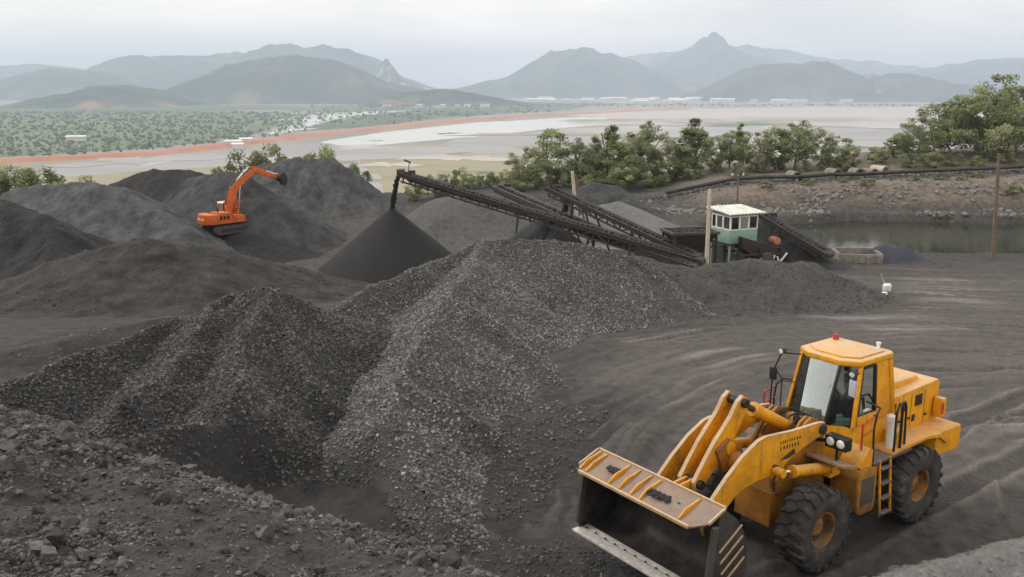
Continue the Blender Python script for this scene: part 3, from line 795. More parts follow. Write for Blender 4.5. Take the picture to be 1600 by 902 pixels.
tag(fore, 'foreground bank of coarse broken coal lumps at the bottom left', 'coal heap')

HP = dict(
 centre=heap('coal_heap', 'big grey gravelly coal heap in the middle beside the haul road', [
   [(758, 372, 39.5), (860, 369, 38.5), (960, 393, 38.8), (1010, 408, 39.0)], [(758, 372, 39.5), (735, 410, 34), (700, 456, 30), (660, 520, 25), (620, 592, 21), (575, 680, 17.6)],
   [(758, 372, 39.5), (640, 418, 35), (560, 455, 32.5), (505, 487, 30.5)], ([(700, 456, 30), (790, 505, 28.6), (885, 600, 25.8)], 0.62), ([(620, 592, 21), (700, 628, 20.4), (812, 690, 20.0)], 0.62),
   ([(590, 650, 18.6), (650, 740, 17.0), (700, 800, 16.0)], 0.5)],
   0.46, 0.14, 'coal_gravel', 0.20, 0.5, 0.16, 3, 0.06, 0.2, micro=0.05, carve=2, crest=0.38),
 dark=heap('coal_heap', 'dark gravelly coal heap with a scooped hollow, left of the big grey heap', [
   [(280, 492, 29), (330, 466, 28.6), (390, 444, 28), (430, 442, 27.5)], ([(430, 442, 27.5), (400, 500, 24), (380, 545, 22), (362, 624, 18.4)], 0.55), ([(362, 624, 18.4), (270, 655, 17), (190, 678, 16), (60, 655, 15.6), (-60, 640, 15.6)], 0.85),
   ([(430, 442, 27.5), (448, 505, 25), (480, 592, 21)], 0.85), ([(280, 492, 29), (150, 540, 25), (0, 590, 22), (-120, 620, 21)], 0.5), ([(330, 466, 28.6), (290, 540, 23.6), (200, 620, 19)], 0.5)],
   0.44, 0.13, 'coal_dark', 0.20, 0.55, 0.08, 13, 0.06, 0.2, micro=0.06, carve=1, crest=0.42),
 berm=heap('coal_heap', 'low coal berm in front of the control booth along the haul road', [
   [(985, 402, 39.6), (1080, 414, 40.6), (1200, 404, 42.2), (1260, 410, 42.6), (1320, 432, 42.6), (1385, 466, 41.5)]],
   0.44, 0.15, 'coal_berm', 0.42, 0.45, 0.25, 23, 0.3, 0.25, micro=0.05),
 dune=heap('coal_heap', 'brownish dune shaped coal heap at the left, in front of the back heaps', [
   [(-80, 470, 40), (60, 432, 42.5), (110, 402, 43.5), (170, 380, 44.2), (230, 371, 45), (330, 386, 46.5), (420, 434, 49)]],
   0.36, 0.2, 'coal_brown', 0.34, 0.45, 0.22, 33, 0.7, 0.4, micro=0.05),
 ledge=heap('coal_heap', 'low pale topped ridge running left from the dark gravelly heap', [
   [(-140, 585, 27.5), (30, 545, 29), (150, 515, 30.5), (275, 490, 32)]],
   0.30, 0.18, 'coal_brown', 0.12, 0.5, 0.05, 43, 0.15, 0.25),
 edge=heap('coal_heap', 'dark coal heap cut off by the left picture edge', [
   [(-160, 310, 60), (-40, 302, 60), (20, 312, 58), (70, 345, 56), (110, 395, 53)]],
   0.56, 0.25, 'coal_black', 0.5, 0.4, 0.35, 53, 0.3, 0.3, micro=0.06),
 back_left=heap('coal_heap', 'wide smooth coal heap at the back left under the bushes', [
   [(20, 294, 77), (80, 286, 77), (130, 283, 76), (190, 290, 75), (240, 320, 73), (290, 352, 70)]],
   0.54, 0.28, 'coal_slate', 0.45, 0.35, 0.5, 63, 0.4, 0.35, micro=0.06),
 back_dark=heap('coal_heap', 'dark flat topped coal heap between the wide left heap and the excavator heap', [
   [(190, 275, 90), (235, 264, 90), (300, 266, 88), (330, 272, 86)]],
   0.62, 0.3, 'coal_black', 0.4, 0.4, 0.5, 73, 0.4, 0.3, micro=0.06),
 digger=heap('coal_heap', 'steep coal heap right behind the orange excavator', [
   [(300, 276, 85), (345, 265, 83), (385, 270, 81), (440, 316, 79.5), (505, 376, 78.5)]],
   0.70, 0.25, 'coal_fine', 0.35, 0.4, 0.5, 83, 0.2, 0.3, micro=0.06),
 bench=heap('coal_heap', 'low coal mound carrying the orange excavator', [
   [(270, 376, 73), (320, 366, 75), (395, 364, 75), (428, 384, 74)]],
   0.46, 0.25, 'coal_black', 0.18, 0.5, 0.15, 93, 1.6, 0.3),
 back=heap('coal_heap', 'tall broad coal heap behind the excavator bucket with rilled slopes', [
   [(396, 264, 101), (440, 246, 100), (520, 244, 100), (560, 270, 99), (608, 326, 96)], [(480, 246, 100), (490, 275, 97)]],
   0.74, 0.28, 'coal_slate', 0.6, 0.3, 0.9, 103, 0.5, 0.35, micro=0.06),
 cone=heap('coal_heap', 'perfect dark cone of fine coal under the conveyor head', [[(612, 323, 64)]],
   0.84, 0.16, 'coal_cone', 0.05, 0.5, 0.03, 113, 0.18, 0.12),
 grey1=heap('coal_heap', 'pale grey coal heap under the long conveyor behind the cone', [
   [(686, 308, 76), (705, 303, 76), (760, 312, 76), (835, 346, 73)]],
   0.62, 0.3, 'coal_pale', 0.3, 0.3, 0.12, 123, 0.7, 0.4),
 small=heap('coal_heap', 'small dark coal heap in the gap below the conveyors', [[(852, 336, 61.5), (868, 350, 61)]],
   0.7, 0.2, 'coal_fine', 0.15, 0.5, 0.08, 133, 0.3, 0.2),
 ash=heap('coal_heap', 'smooth pale ash grey heap behind the conveyors', [
   [(940, 318, 71), (965, 312, 71), (1062, 352, 68)]],
   0.62, 0.25, 'coal_ash', 0.15, 0.3, 0.06, 143, 0.3, 0.3),
 far=heap('coal_heap', 'dark coal heap at the foot of the tree row', [
   [(890, 300, 86), (930, 282, 86), (960, 288, 85), (1000, 318, 82)]],
   0.6, 0.3, 'coal_fine', 0.3, 0.3, 0.15, 153, 0.5, 0.3),
 feed=heap('coal_heap', 'dark coal heap sloping down right behind the control booth', [
   [(1130, 330, 63), (1195, 334, 62), (1240, 362, 60), (1290, 398, 57)]],
   0.7, 0.22, 'coal_dark', 0.25, 0.5, 0.12, 163, 0.4, 0.3),
 verge=heap('dirt_berm', 'pale dusty berm at the bottom right corner', [
   [(1370, 905, 13.0), (1480, 872, 13.6), (1600, 842, 14.2), (1760, 800, 15.2)]],
   0.95, 0.08, 'coal_ash', 0.10, 1.2, 0.0, 173, 0.25, 0.15, micro=0.04),
 spill=heap('coal_heap', 'dark coal spill on the ground in front of the loader bucket', [
   [(800, 872, 14.9), (880, 868, 15.1), (1000, 892, 14.5)]],
   0.30, 0.1, 'coal_dark', 0.08, 1.0, 0.02, 183, 0.4, 0.15, micro=0.03),
 toe=heap('coal_heap', 'fine coal apron where the big grey heap meets the haul road', [
   [(740, 850, 16.2), (800, 720, 19.4), (850, 640, 22.6)]],
   0.34, 0.12, 'coal_dark', 0.10, 0.7, 0.05, 193, 0.5, 0.25, micro=0.03),
)
HP['verge'][0]['category'] = 'berm'

# coal dust trodden into the ground round the heaps
stain_shade = np.zeros(GX.shape)
for key, (o, f, b) in HP.items():
    if key in ('verge', 'ledge', 'ash', 'grey1'): continue
    jj = np.where((gx > b[0] - 2) & (gx < b[1] + 2))[0]; ii = np.where((gy > b[2] - 2) & (gy < b[3] + 2))[0]
    if len(ii) == 0 or len(jj) == 0: continue
    sl = np.ix_(ii, jj); e = RAW[o['label']](GX[sl], GY[sl], raw=True) + 0.45 * fbm(GX[sl] * 0.7, GY[sl] * 0.7, 3, 500)
    stain_shade[sl] = np.maximum(stain_shade[sl], sstep(-1.3, -0.1, e))
d_f = fore_f(GX, GY) - GZ
stain_shade = np.maximum(stain_shade, 0.9 * sstep(-6, -10, GX) * sstep(14, 18, GY) * sstep(52, 44, GY))
stain_shade = np.maximum(stain_shade, np.exp(-((GX + 4.3) / 2.6) ** 4 - ((GY - 16.7) / 2.6) ** 4))
stain_shade = np.maximum(stain_shade, 0.95 * sstep(1.25, 0.55, np.sqrt(((GX - 4.6) / 7.4) ** 2 + ((GY - 15.2) / 3.9) ** 2) + 0.35 * fbm(GX * 0.5, GY * 0.5, 4, 502)))  # coal dust round the loader, its dark tone also deepening the shade underneath
stain_shade = np.maximum(stain_shade, sstep(-1.6, -0.1, d_f + 0.4 * fbm(GX * 0.6, GY * 0.6, 3, 501)))
at_ = ground_me.attributes.new('stain_shade', 'FLOAT', 'POINT'); at_.data.foreach_set('value', stain_shade.astype(np.float32).ravel())

# ------------------------------------------------------------------ loose lumps
rng = np.random.default_rng(7)
OCT_V = np.array([(1, 0, 0), (-1, 0, 0), (0, 1, 0), (0, -1, 0), (0, 0, 1), (0, 0, -1)], float)
OCT_F = np.array([(0, 2, 4), (2, 1, 4), (1, 3, 4), (3, 0, 4), (2, 0, 5), (1, 2, 5), (3, 1, 5), (0, 3, 5)])
_g = (1 + 5 ** 0.5) / 2
ICO_V = np.array([(-1, _g, 0), (1, _g, 0), (-1, -_g, 0), (1, -_g, 0), (0, -1, _g), (0, 1, _g), (0, -1, -_g), (0, 1, -_g), (_g, 0, -1), (_g, 0, 1), (-_g, 0, -1), (-_g, 0, 1)]) / math.sqrt(1 + _g * _g)
ICO_F = np.array([(0, 11, 5), (0, 5, 1), (0, 1, 7), (0, 7, 10), (0, 10, 11), (1, 5, 9), (5, 11, 4), (11, 10, 2), (10, 7, 6), (7, 1, 8), (3, 9, 4), (3, 4, 2), (3, 2, 6), (3, 6, 8), (3, 8, 9), (4, 9, 5), (2, 4, 11), (6, 2, 10), (8, 6, 7), (9, 8, 1)])
CUB_V = np.array([(x, y, z) for x in (-.72, .72) for y in (-.72, .72) for z in (-.72, .72)], float)
CUB_F = np.array([(0, 1, 3, 2), (4, 6, 7, 5), (0, 4, 5, 1), (2, 3, 7, 6), (0, 2, 6, 4), (1, 5, 7, 3)])
def rand_rot(n):
    q = rng.normal(size=(n, 4)); q /= np.linalg.norm(q, axis=1, keepdims=True)
    w, x, y, z = q.T
    return np.stack([np.stack([1 - 2 * (y * y + z * z), 2 * (x * y - w * z), 2 * (x * z + w * y)], -1),
                     np.stack([2 * (x * y + w * z), 1 - 2 * (x * x + z * z), 2 * (y * z - w * x)], -1),
                     np.stack([2 * (x * z - w * y), 2 * (y * z + w * x), 1 - 2 * (x * x + y * y)], -1)], 1)
def lumps_mesh(name, P, S, base_v, base_f, jit=0.28, flat=0.75):
    n = len(P); k = len(base_v)
    V = base_v[None] * (1 + jit * rng.normal(size=(n, k, 1))) + jit * 0.5 * rng.normal(size=(n, k, 3))
    V = V * (0.72 + 0.56 * rng.random((n, 1, 3)))
    V = np.einsum('nij,nkj->nki', rand_rot(n), V)
    V[:, :, 2] *= flat
    V = V * S[:, None, None] + P[:, None]
    F = (base_f[None] + (np.arange(n) * k)[:, None, None]).reshape(-1, base_f.shape[1])
    return np_mesh(name, V.reshape(-1, 3), F, False, {'tone': np.repeat(rng.random(n), k)})
def top_z(x, y):
    z = np.maximum(ground_s(x, y), fore_s(x, y))
    for o, f, b in HP.values():
        m = (x > b[0]) & (x < b[1]) & (y > b[2]) & (y < b[3])
        if m.any():
            zz = np.full(x.shape, -1e9); zz[m] = f(x[m], y[m]); z = np.maximum(z, zz)
    return z
def scatter(f, box, n, minh=0.05, dens=None):
    x = rng.uniform(box[0], box[1], int(n * 2.6)); y = rng.uniform(box[2], box[3], int(n * 2.6))
    z = f(x, y)
    ok = (z > top_z(x, y) - 0.02) & (z > ground_s(x, y) + minh)
    if dens is not None: ok &= rng.random(int(n * 2.6)) < dens(x, y)
    x, y, z = x[ok][:n], y[ok][:n], z[ok][:n]
    return np.stack([x, y, z], -1)
def in_view(P, margin=80):
    x, y, z = P[:, 0], P[:, 1], P[:, 2] - CAM_H
    d = y * CP - z * SP; u = y * SP + z * CP
    px = 800 + FPX * x / d; py = 451 - FPX * u / d
    return (px > -margin) & (px < 1600 + margin) & (py > -margin) & (py < 902 + margin) & (d > 1)
# gravel covering the heaps
def gravel(key, n, smin, smax, mat, dens=None, box=None, base=(OCT_V, OCT_F), minh=0.06):
    o, f, b = HP[key]
    P = scatter(f, box or b, n, minh, dens); P = P[in_view(P)]
    S = smin + (smax - smin) * rng.random(len(P)) ** 2.6
    P[:, 2] += S * 0.15
    g = link_mesh('loose_coal', lumps_mesh('loose_coal', P, S, *base, jit=0.12, flat=0.95), M(mat), o)
    tag(g, kind='stuff')
CUBE = (CUB_V, CUB_F)
nopit = lambda x, y: np.clip(1.0 - 1.25 * np.exp(-((x + 4.4) / 2.2) ** 6 - ((y - 16.4) / 2.0) ** 6), 0, 1)
gravel('centre', 80000, 0.014, 0.050, 'coal_chip', nopit, box=(-10, 9, 14, 43), base=CUBE, minh=0.07)
gravel('dark', 58000, 0.013, 0.050, 'coal_chip_dark', nopit, box=(-16, -1.5, 13.5, 31), base=CUBE, minh=0.2)
gravel('berm', 22000, 0.012, 0.05, 'coal_chip_dark')
for key, n_ in (('dune', 5000), ('edge', 2500), ('back_left', 3500), ('back_dark', 1500), ('digger', 2500), ('bench', 1500), ('back', 3000), ('grey1', 1500), ('feed', 2500)): gravel(key, n_, 0.015, 0.075, 'coal_chip_dark')
gravel('toe', 3500, 0.015, 0.06, 'coal_lump')
gravel('spill', 2500, 0.012, 0.05, 'coal_lump')
gravel('verge', 1500, 0.012, 0.05, 'dirt_pale')
gravel('ledge', 6000, 0.012, 0.05, 'coal_chip', lambda x, y: np.clip(0.2 + 1.5 * fbm(x * 0.5, y * 1.2, 3, 66), 0, 1))
# lumps on the foreground bank
def band(x, y):
    yc = np.interp(x, CREST[:, 0], CREST[:, 1])
    p = 0.10 + 0.75 * sstep(1.3, 0.1, np.abs(yc - y + 0.3)) + 1.1 * sstep(0.02, 0.38, fbm(x * 0.55, y * 0.9, 4, 401)) + 0.5 * sstep(-5.0, -7.0, x) * sstep(9, 11, y)
    return np.clip(p, 0, 1)
fbox = (-10, 2.5, 5.0, 14.5)
P = scatter(fore_s, fbox, 60000, 0.3, band); P = P[in_view(P, 40)]
S = 0.008 + 0.020 * rng.random(len(P)) ** 2.0; P[:, 2] += S * 0.2
tag(link_mesh('loose_coal', lumps_mesh('loose_coal', P, S, OCT_V, OCT_F), M('coal_lump'), fore), kind='stuff')
P = scatter(fore_s, fbox, 11000, 0.3, band); P = P[in_view(P, 40)]
S = 0.020 + 0.030 * rng.random(len(P)) ** 2.0; P[:, 2] += S * 0.25
tag(link_mesh('loose_coal', lumps_mesh('loose_coal', P, S, ICO_V, ICO_F, 0.10, 0.85), M('coal_lump'), fore), kind='stuff')
lump_me = [lumps_mesh('coal_lump', np.zeros((1, 3)), np.ones(1), *( (CUB_V, CUB_F) if k % 3 == 0 else (ICO_V, ICO_F)), 0.15, 0.8) for k in range(10)]
P = scatter(fore_s, fbox, 900, 0.3, band); P = P[in_view(P, 5)][:300]
for i, p in enumerate(P):
    s = 0.045 + 0.075 * rng.random() ** 2.0
    o = link_mesh('coal_lump', lump_me[i % 10], M('coal_lump'), fore)
    o.location = (p[0], p[1], p[2] + 0.3 * s); o.scale = (s, s * rng.uniform(0.75, 1.1), s * rng.uniform(0.7, 1.0))
    o.rotation_euler = tuple(rng.uniform(0, 6.28, 3))
# a scatter of stones over the open ground
road_f = ground_s
x = rng.uniform(-2, 34, 9000); y = rng.uniform(12, 60, 9000)
z = road_f(x, y); ok = (z > top_z(x, y) - 0.15) & (rng.random(9000) < np.clip(0.12 + 0.9 * fbm(x * .3, y * .3, 3, 77), 0, 1))
P = np.stack([x, y, z], -1)[ok]; P = P[in_view(P)]
S = 0.01 + 0.045 * rng.random(len(P)) ** 3
tag(link_mesh('loose_stones', lumps_mesh('loose_stones', P, S, OCT_V, OCT_F), M('coal_pale')), 'small stones and coal crumbs scattered over the haul road', kind='stuff')
# ================================================================== wheel loader  (X forward, Y left, Z up)
LZ = float(np.mean(road_f(np.array([4.93, 5.8, 4.0, 7.5]), np.array([16.08, 15.2, 17.0, 18.0]))))
LD = empty('wheel_loader', (LOADER[0], LOADER[1], LZ + 0.02), LYAW)
tag(LD, 'yellow wheel loader with raised empty bucket on the haul road', 'wheel loader')
YEL, CAB, BLK = M('paint_yellow'), M('paint_cab'), M('black_metal')

# ---- wheels
def make_wheel():
    t = MB()
    prof = [(0.335, -0.19), (0.37, -0.235), (0.46, -0.275), (0.58, -0.29), (0.68, -0.28), (0.735, -0.255), (0.752, -0.2), (0.757, 0.0),
            (0.752, 0.2), (0.735, 0.255), (0.68, 0.28), (0.58, 0.29), (0.46, 0.275), (0.37, 0.235), (0.335, 0.19)]
    t.lathe(prof, (0, 0, 0), 'y', 56)
    NL = 21
    for side in (-1, 1):
        for k in range(NL):
            a0 = 2 * math.pi * (k + (0.5 if side > 0 else 0)) / NL
            secs = []
            for w, da, hw in ((0.298, -0.02, 0.062), (0.245, 0.0, 0.066), (0.17, 0.055, 0.060), (0.09, 0.035, 0.056), (0.0, 0.115, 0.046), (-0.03, 0.125, 0.03)):
                y = side * w; rb = 0.70 if w > 0.27 else 0.742; rt = 0.795 if w < 0.27 else 0.755
                if w > 0.27: rb = 0.665
                ca = a0 + da
                pts = []
                for (rr, aa) in ((rb, ca - hw * 1.15), (rt, ca - hw * 0.85), (rt, ca + hw * 0.85), (rb, ca + hw * 1.15)):
                    pts.append((rr * math.cos(aa), y, rr * math.sin(aa)))
                secs.append(pts)
            vs = [q for s_ in secs for q in s_]; n = len(secs)
            fs = [(4 * i + j, 4 * i + j + 1, 4 * i + j + 5, 4 * i + j + 4) for i in range(n - 1) for j in range(3)]
            fs += [(0, 1, 2, 3), tuple(4 * (n - 1) + j for j in (3, 2, 1, 0))]
            t.add(vs, fs)
    r = MB()
    r.lathe([(0.30, -0.2), (0.355, -0.2), (0.365, -0.17), (0.33, -0.15), (0.315, 0.0), (0.325, 0.14), (0.365, 0.18), (0.372, 0.215), (0.345, 0.222), (0.315, 0.20), (0.30, 0.12), (0.285, 0.045), (0.20, 0.03), (0.19, 0.07), (0.16, 0.10), (0.10, 0.115), (0.0, 0.118)], (0, 0, 0), 'y', 40)
    b = MB()
    for k in range(12):
        a = 2 * math.pi * k / 12
        b.tube((0.245 * math.cos(a), 0.03, 0.245 * math.sin(a)), (0.245 * math.cos(a), 0.066, 0.245 * math.sin(a)), 0.018, n=6)
    return t, r, b
tm, rm, bm_ = make_wheel()
tyre_t = NT('tyre_rubber')
_n = tyre_t.noise(3.5, 5, 0.6); _n2 = tyre_t.noise(30, 4, 0.6)
tyre_t.col(tyre_t.mix(0.6, tyre_t.ramp(_n, [(0.3, (0.030, 0.029, 0.028)), (0.5, (0.052, 0.050, 0.048)), (0.75, (0.105, 0.100, 0.094))]), tyre_t.ramp(_n2, [(0.3, 0.7), (0.7, 1.2)]), 'MULTIPLY')).rough(0.85).spec(0.2).bump(_n2, 0.4, 0.01)
w0 = empty('wheel', (0, 1.08, 0.80), 0, LD)
ty0 = tm.build('tyre', tyre_t.m, w0, angle=38)
ri0 = rm.build('rim', M('paint_grimy'), w0, angle=40)
bo0 = bm_.build('wheel_bolts', M('rust_frame'), w0); bo0['kind'] = 'stuff'
for (wx, wy) in ((0, -1.08), (-3.25, 1.08), (-3.25, -1.08)):
    w = copy_tree(w0, LD); w.location = (wx, wy, 0.80)
    if wy < 0: w.rotation_euler = (0, 0, math.pi)
    for ch in w.children:
        if ch.name.startswith(('tyre', 'rim')): ch.rotation_euler = (0, 0.31 + wx, 0)

# ---- frames and axles
f = MB()
f.lohi((-1.25, -0.42, 0.62), (0.42, 0.42, 1.30))
tower = [(-1.02, 1.25), (0.30, 1.25), (0.34, 1.55), (-0.08, 2.05), (-0.42, 2.52), (-0.60, 2.60), (-0.82, 2.52), (-1.02, 1.95)]
for y in (-0.47, -0.36, 0.30, 0.41): f.prism(tower, y, y + 0.06)
f.lohi((-0.92, -0.36, 1.3), (-0.30, 0.34, 1.95))
f.box((0.12, 0, 1.5), (0.08, 0.74, 0.7), (0, -0.75, 0))
f.build('front_frame', M('paint_grimy'), LD, 0.012)
f = MB()
f.lohi((-4.7, -0.45, 0.72), (-1.75, 0.45, 1.5)); f.lohi((-2.9, -0.68, 1.05), (-1.55, 0.68, 1.5))
f.build('rear_frame', M('paint_grimy'), LD, 0.02)
f = MB()
for z in (0.78, 1.18): f.lohi((-1.95, -0.26, z - 0.05), (-1.2, 0.26, z + 0.05))
f.tube((-1.58, 0, 0.66), (-1.58, 0, 1.42), 0.12)
f.build('articulation_joint', M('steel_dark'), LD, 0.01)
for x in (0, -3.25):
    a = MB(); a.tube((x, -0.9, 0.8), (x, 0.9, 0.8), 0.16, n=18)
    a.lathe([(0.0, -0.36), (0.18, -0.32), (0.32, -0.14), (0.34, 0), (0.32, 0.14), (0.18, 0.32), (0, 0.36)], (x, 0, 0.8), 'y', 24)
    for s in (-1, 1): a.lathe([(0.16, 0.55 * s), (0.22, 0.60 * s), (0.24, 0.85 * s), (0.17, 0.92 * s)], (x, 0, 0.8), 'y', 20)
    a.build('axle', M('paint_grimy'), LD)

# ---- lift arms
arm_poly = [(-0.82, 2.40), (-0.74, 2.53), (-0.54, 2.56), (0.2, 2.58), (1.0, 2.65), (1.2, 2.62), (1.61, 2.42), (2.01, 2.13), (2.36, 1.82), (2.52, 1.55), (2.56, 1.30), (2.46, 1.10), (2.32, 1.08),
            (2.22, 1.32), (2.05, 1.52), (1.78, 1.72), (1.5, 1.82), (1.2, 1.86), (0.78, 1.86), (0.62, 1.82), (0.50, 1.90), (0.3, 2.04), (-0.13, 2.18), (-0.6, 2.28), (-0.78, 2.30)]
for s in (1, -1):
    a = MB(); a.prism(arm_poly, s * 0.595, s * 0.665)
    o = a.build('lift_arm', YEL, LD, 0.008)
    e = MB(); top = arm_poly[1:11]
    for p, q in zip(top[:-1], top[1:]):
        e.bar((p[0], s * 0.63, p[1] + 0.003), (q[0], s * 0.63, q[1] + 0.003), 0.074, 0.012)
    e.build('edge_strip', M('edge_worn'), o)
    for (x, z, r) in ((-0.66, 2.42, 0.10), (0.72, 1.98, 0.085), (2.42, 1.24, 0.10)):
        e = MB(); e.tube((x, s * 0.56, z), (x, s * 0.715, z), r, n=18); e.build('pin', M('steel_dark'), o, 0.01)
    if s == 1:
        l = MB(); x = 0.62; rnd_ = random.Random(4)
        for row, (zz, hh) in enumerate(((2.44, 0.055), (2.325, 0.07))):
            x = 0.60
            for k in range(9 if row == 0 else 7):
                w = rnd_.uniform(0.045, 0.075) if row == 0 else rnd_.uniform(0.06, 0.10)
                zc = zz - (0.60 - x) * 0.03
                l.box((x - w / 2, 0.6665, zc), (w * 0.30, 0.004, hh)); l.box((x - w * 0.62, 0.6665, zc + hh * (0.36 if k % 2 else -0.36)), (w * 0.55, 0.004, hh * 0.28))
                if k % 3: l.box((x - w * 0.80, 0.6665, zc), (w * 0.22, 0.004, hh * 0.9))
                x -= w + 0.012
        l.build('lettering', M('lettering_dark'), o, smooth=False)['kind'] = 'stuff'
        l = MB(); l.prism([(0.58, 2.10), (0.16, 2.24), (0.12, 2.13), (0.30, 2.08)], 0.6652, 0.6685)
        l.build('emblem', M('lettering_dark'), o, smooth=False)
c = MB(); c.tube((1.34, -0.6, 2.16), (1.34, 0.6, 2.16), 0.185, n=24)
for s in (-1, 1): c.prism([(1.05, 1.98), (1.62, 2.0), (1.82, 2.45), (1.5, 2.62), (1.15, 2.4)], s * 0.20, s * 0.26)
c.build('cross_tube', M('paint_grimy'), LD, 0.01)
for s in (-1, 1):                      # lift cylinders
    y = s * 0.80
    c = MB(); c.tube((-0.78, y, 1.66), (0.36, y, 1.88), 0.105, n=20); c.tube((0.30, y, 1.868), (0.40, y, 1.887), 0.12, n=20); c.tube((-0.80, y - 0.12, 1.655), (-0.80, y + 0.12, 1.655), 0.10)
    o = c.build('lift_cylinder', YEL, LD, 0.008)
    c = MB(); c.tube((0.36, y, 1.88), (0.68, y, 1.945), 0.05, n=16); c.build('piston_rod', M('chrome'), o)
    c = MB(); c.tube((0.74, y - 0.12, 1.96), (0.74, y + 0.10, 1.96), 0.085, n=16); c.build('rod_eye', YEL, o, 0.008)
    c = MB(); c.lohi((-1.0, min(s * 0.42, s * 0.9), 1.5), (-0.68, max(s * 0.42, s * 0.9), 1.58)); c.build('cylinder_bracket', YEL, LD, 0.01)
# ---- bell crank, tilt cylinder, bucket link
rk = [(0.93, 3.08), (0.97, 3.24), (1.10, 3.31), (1.24, 3.22), (1.40, 2.98), (1.66, 2.72), (1.86, 2.52), (2.14, 2.16), (2.30, 1.95), (2.28, 1.80), (2.12, 1.76), (1.85, 2.02), (1.55, 2.22), (1.36, 2.38), (1.22, 2.66), (1.06, 2.90)]
r_ = MB()
for y in (-0.20, 0.12): r_.prism(rk, y, y + 0.075)
r_.tube((1.46, -0.28, 2.42), (1.46, 0.28, 2.42), 0.13, n=20)
o = r_.build('bell_crank', YEL, LD, 0.008)
e = MB()
for y in (-0.1625, 0.1575):
    for p, q in zip(rk[2:9], rk[3:10]): e.bar((p[0] + 0.006, y, p[1] + 0.006), (q[0] + 0.006, y, q[1] + 0.006), 0.08, 0.012)
e.build('edge_strip', M('edge_worn'), o)
for (x, z) in ((1.09, 3.18), (2.18, 1.90)):
    e = MB(); e.tube((x, -0.27, z), (x, 0.27, z), 0.085, n=18); e.build('pin', BLK, o, 0.01)
c = MB(); c.tube((-0.58, 0, 2.26), (0.52, 0, 2.86), 0.125, n=22); c.tube((0.46, 0, 2.827), (0.58, 0, 2.893), 0.145, n=22)
o = c.build('tilt_cylinder', YEL, LD, 0.01)
c = MB(); c.tube((0.5, 0, 2.85), (1.05, 0, 3.155), 0.06, n=16); c.build('piston_rod', M('steel_dark'), o)
c = MB()
for y in (-0.07, 0.07): c.bar((2.18, y, 1.90), (2.62, y, 1.86), 0.05, 0.16)
c.build('bucket_link', YEL, LD, 0.01)
# hoses over the front frame
h = MB()
for k, (y, z, r) in enumerate(((-0.3, 2.34, 0.022), (-0.2, 2.40, 0.022), (0.14, 2.38, 0.02), (0.24, 2.30, 0.022), (0.2, 2.20, 0.02))):
    pts = []
    for i in range(9):
        q = i / 8; pts.append((-1.35 + q * (1.1 + 0.1 * k), y + 0.12 * math.sin(q * 4 + k), z - 0.25 + 0.42 * math.sin(q * math.pi)))
    h = MB(); h.path(pts, r, 8); h.build('hydraulic_hose', M('rubber'), LD)

h = MB()
h.lohi((-1.25, -0.3, 1.95), (-0.95, 0.3, 2.12)); h.lohi((-1.12, 0.0, 2.12), (-0.98, 0.16, 2.26)); h.tube((-1.05, -0.2, 2.1), (-1.05, -0.2, 2.35), 0.06)
h.build('valve_block', M('steel_dark'), LD, 0.01)

# ---- bucket
prof = [(3.50, 0.715), (3.1, 0.69), (2.78, 0.70), (2.60, 0.78), (2.50, 0.95), (2.47, 1.2), (2.50, 1.45), (2.60, 1.72), (2.78, 1.98), (3.05, 2.19)]
th = 0.035
def offs(pr, d):
    out = []
    for i in range(len(pr)):
        a = Vector(pr[max(i - 1, 0)]); b = Vector(pr[min(i + 1, len(pr) - 1)]); t_ = (b - a).normalized(); n = Vector((t_.y, -t_.x))
        out.append((pr[i][0] + n.x * d, pr[i][1] + n.y * d))
    return out
inner = offs(prof, th)
b = MB(); n = len(prof)
vs = [(x, y, z) for y in (-1.5, 1.5) for pr in (prof, inner) for x, z in pr]
def I(side, layer, i): return side * 2 * n + layer * n + i
fs = []
for i in range(n - 1):
    for ly in (0, 1): fs.append((I(0, ly, i), I(0, ly, i + 1), I(1, ly, i + 1), I(1, ly, i)))
    for sd in (0, 1): fs.append((I(sd, 0, i), I(sd, 0, i + 1), I(sd, 1, i + 1), I(sd, 1, i)))
for i in (0, n - 1): fs.append((I(0, 0, i), I(1, 0, i), I(1, 1, i), I(0, 1, i)))
b.add(vs, fs)
bk = empty('bucket', (0, 0, 0), 0, LD)
b.build('shell', M('steel_dark'), bk, angle=50)
for s in (-1, 1):
    p = MB(); p.prism([(x, z) for x, z in offs(prof, 0.004)] + [(3.20, 2.12), (3.27, 1.75), (3.36, 1.2), (3.46, 0.80)], s * 1.502, s * 1.542)
    o = p.build('side_plate', M('steel_dark'), bk, 0.006)
    for k in range(4):
        x0, z0 = 3.20 - 0.035 * k, 1.52 - 0.20 * k
        p = MB(); p.bar((x0, s * 1.56, z0), (x0 - 0.52, s * 1.56, z0 + 0.33), 0.022, 0.025); p.build('wear_rib', M('edge_worn'), o)
    p = MB(); p.bar((3.30, s * 1.535, 1.98), (3.44, s * 1.535, 0.85), 0.06, 0.13, up=(1, 0, 0)); p.build('side_cutter', M('rust_frame'), o, 0.006)
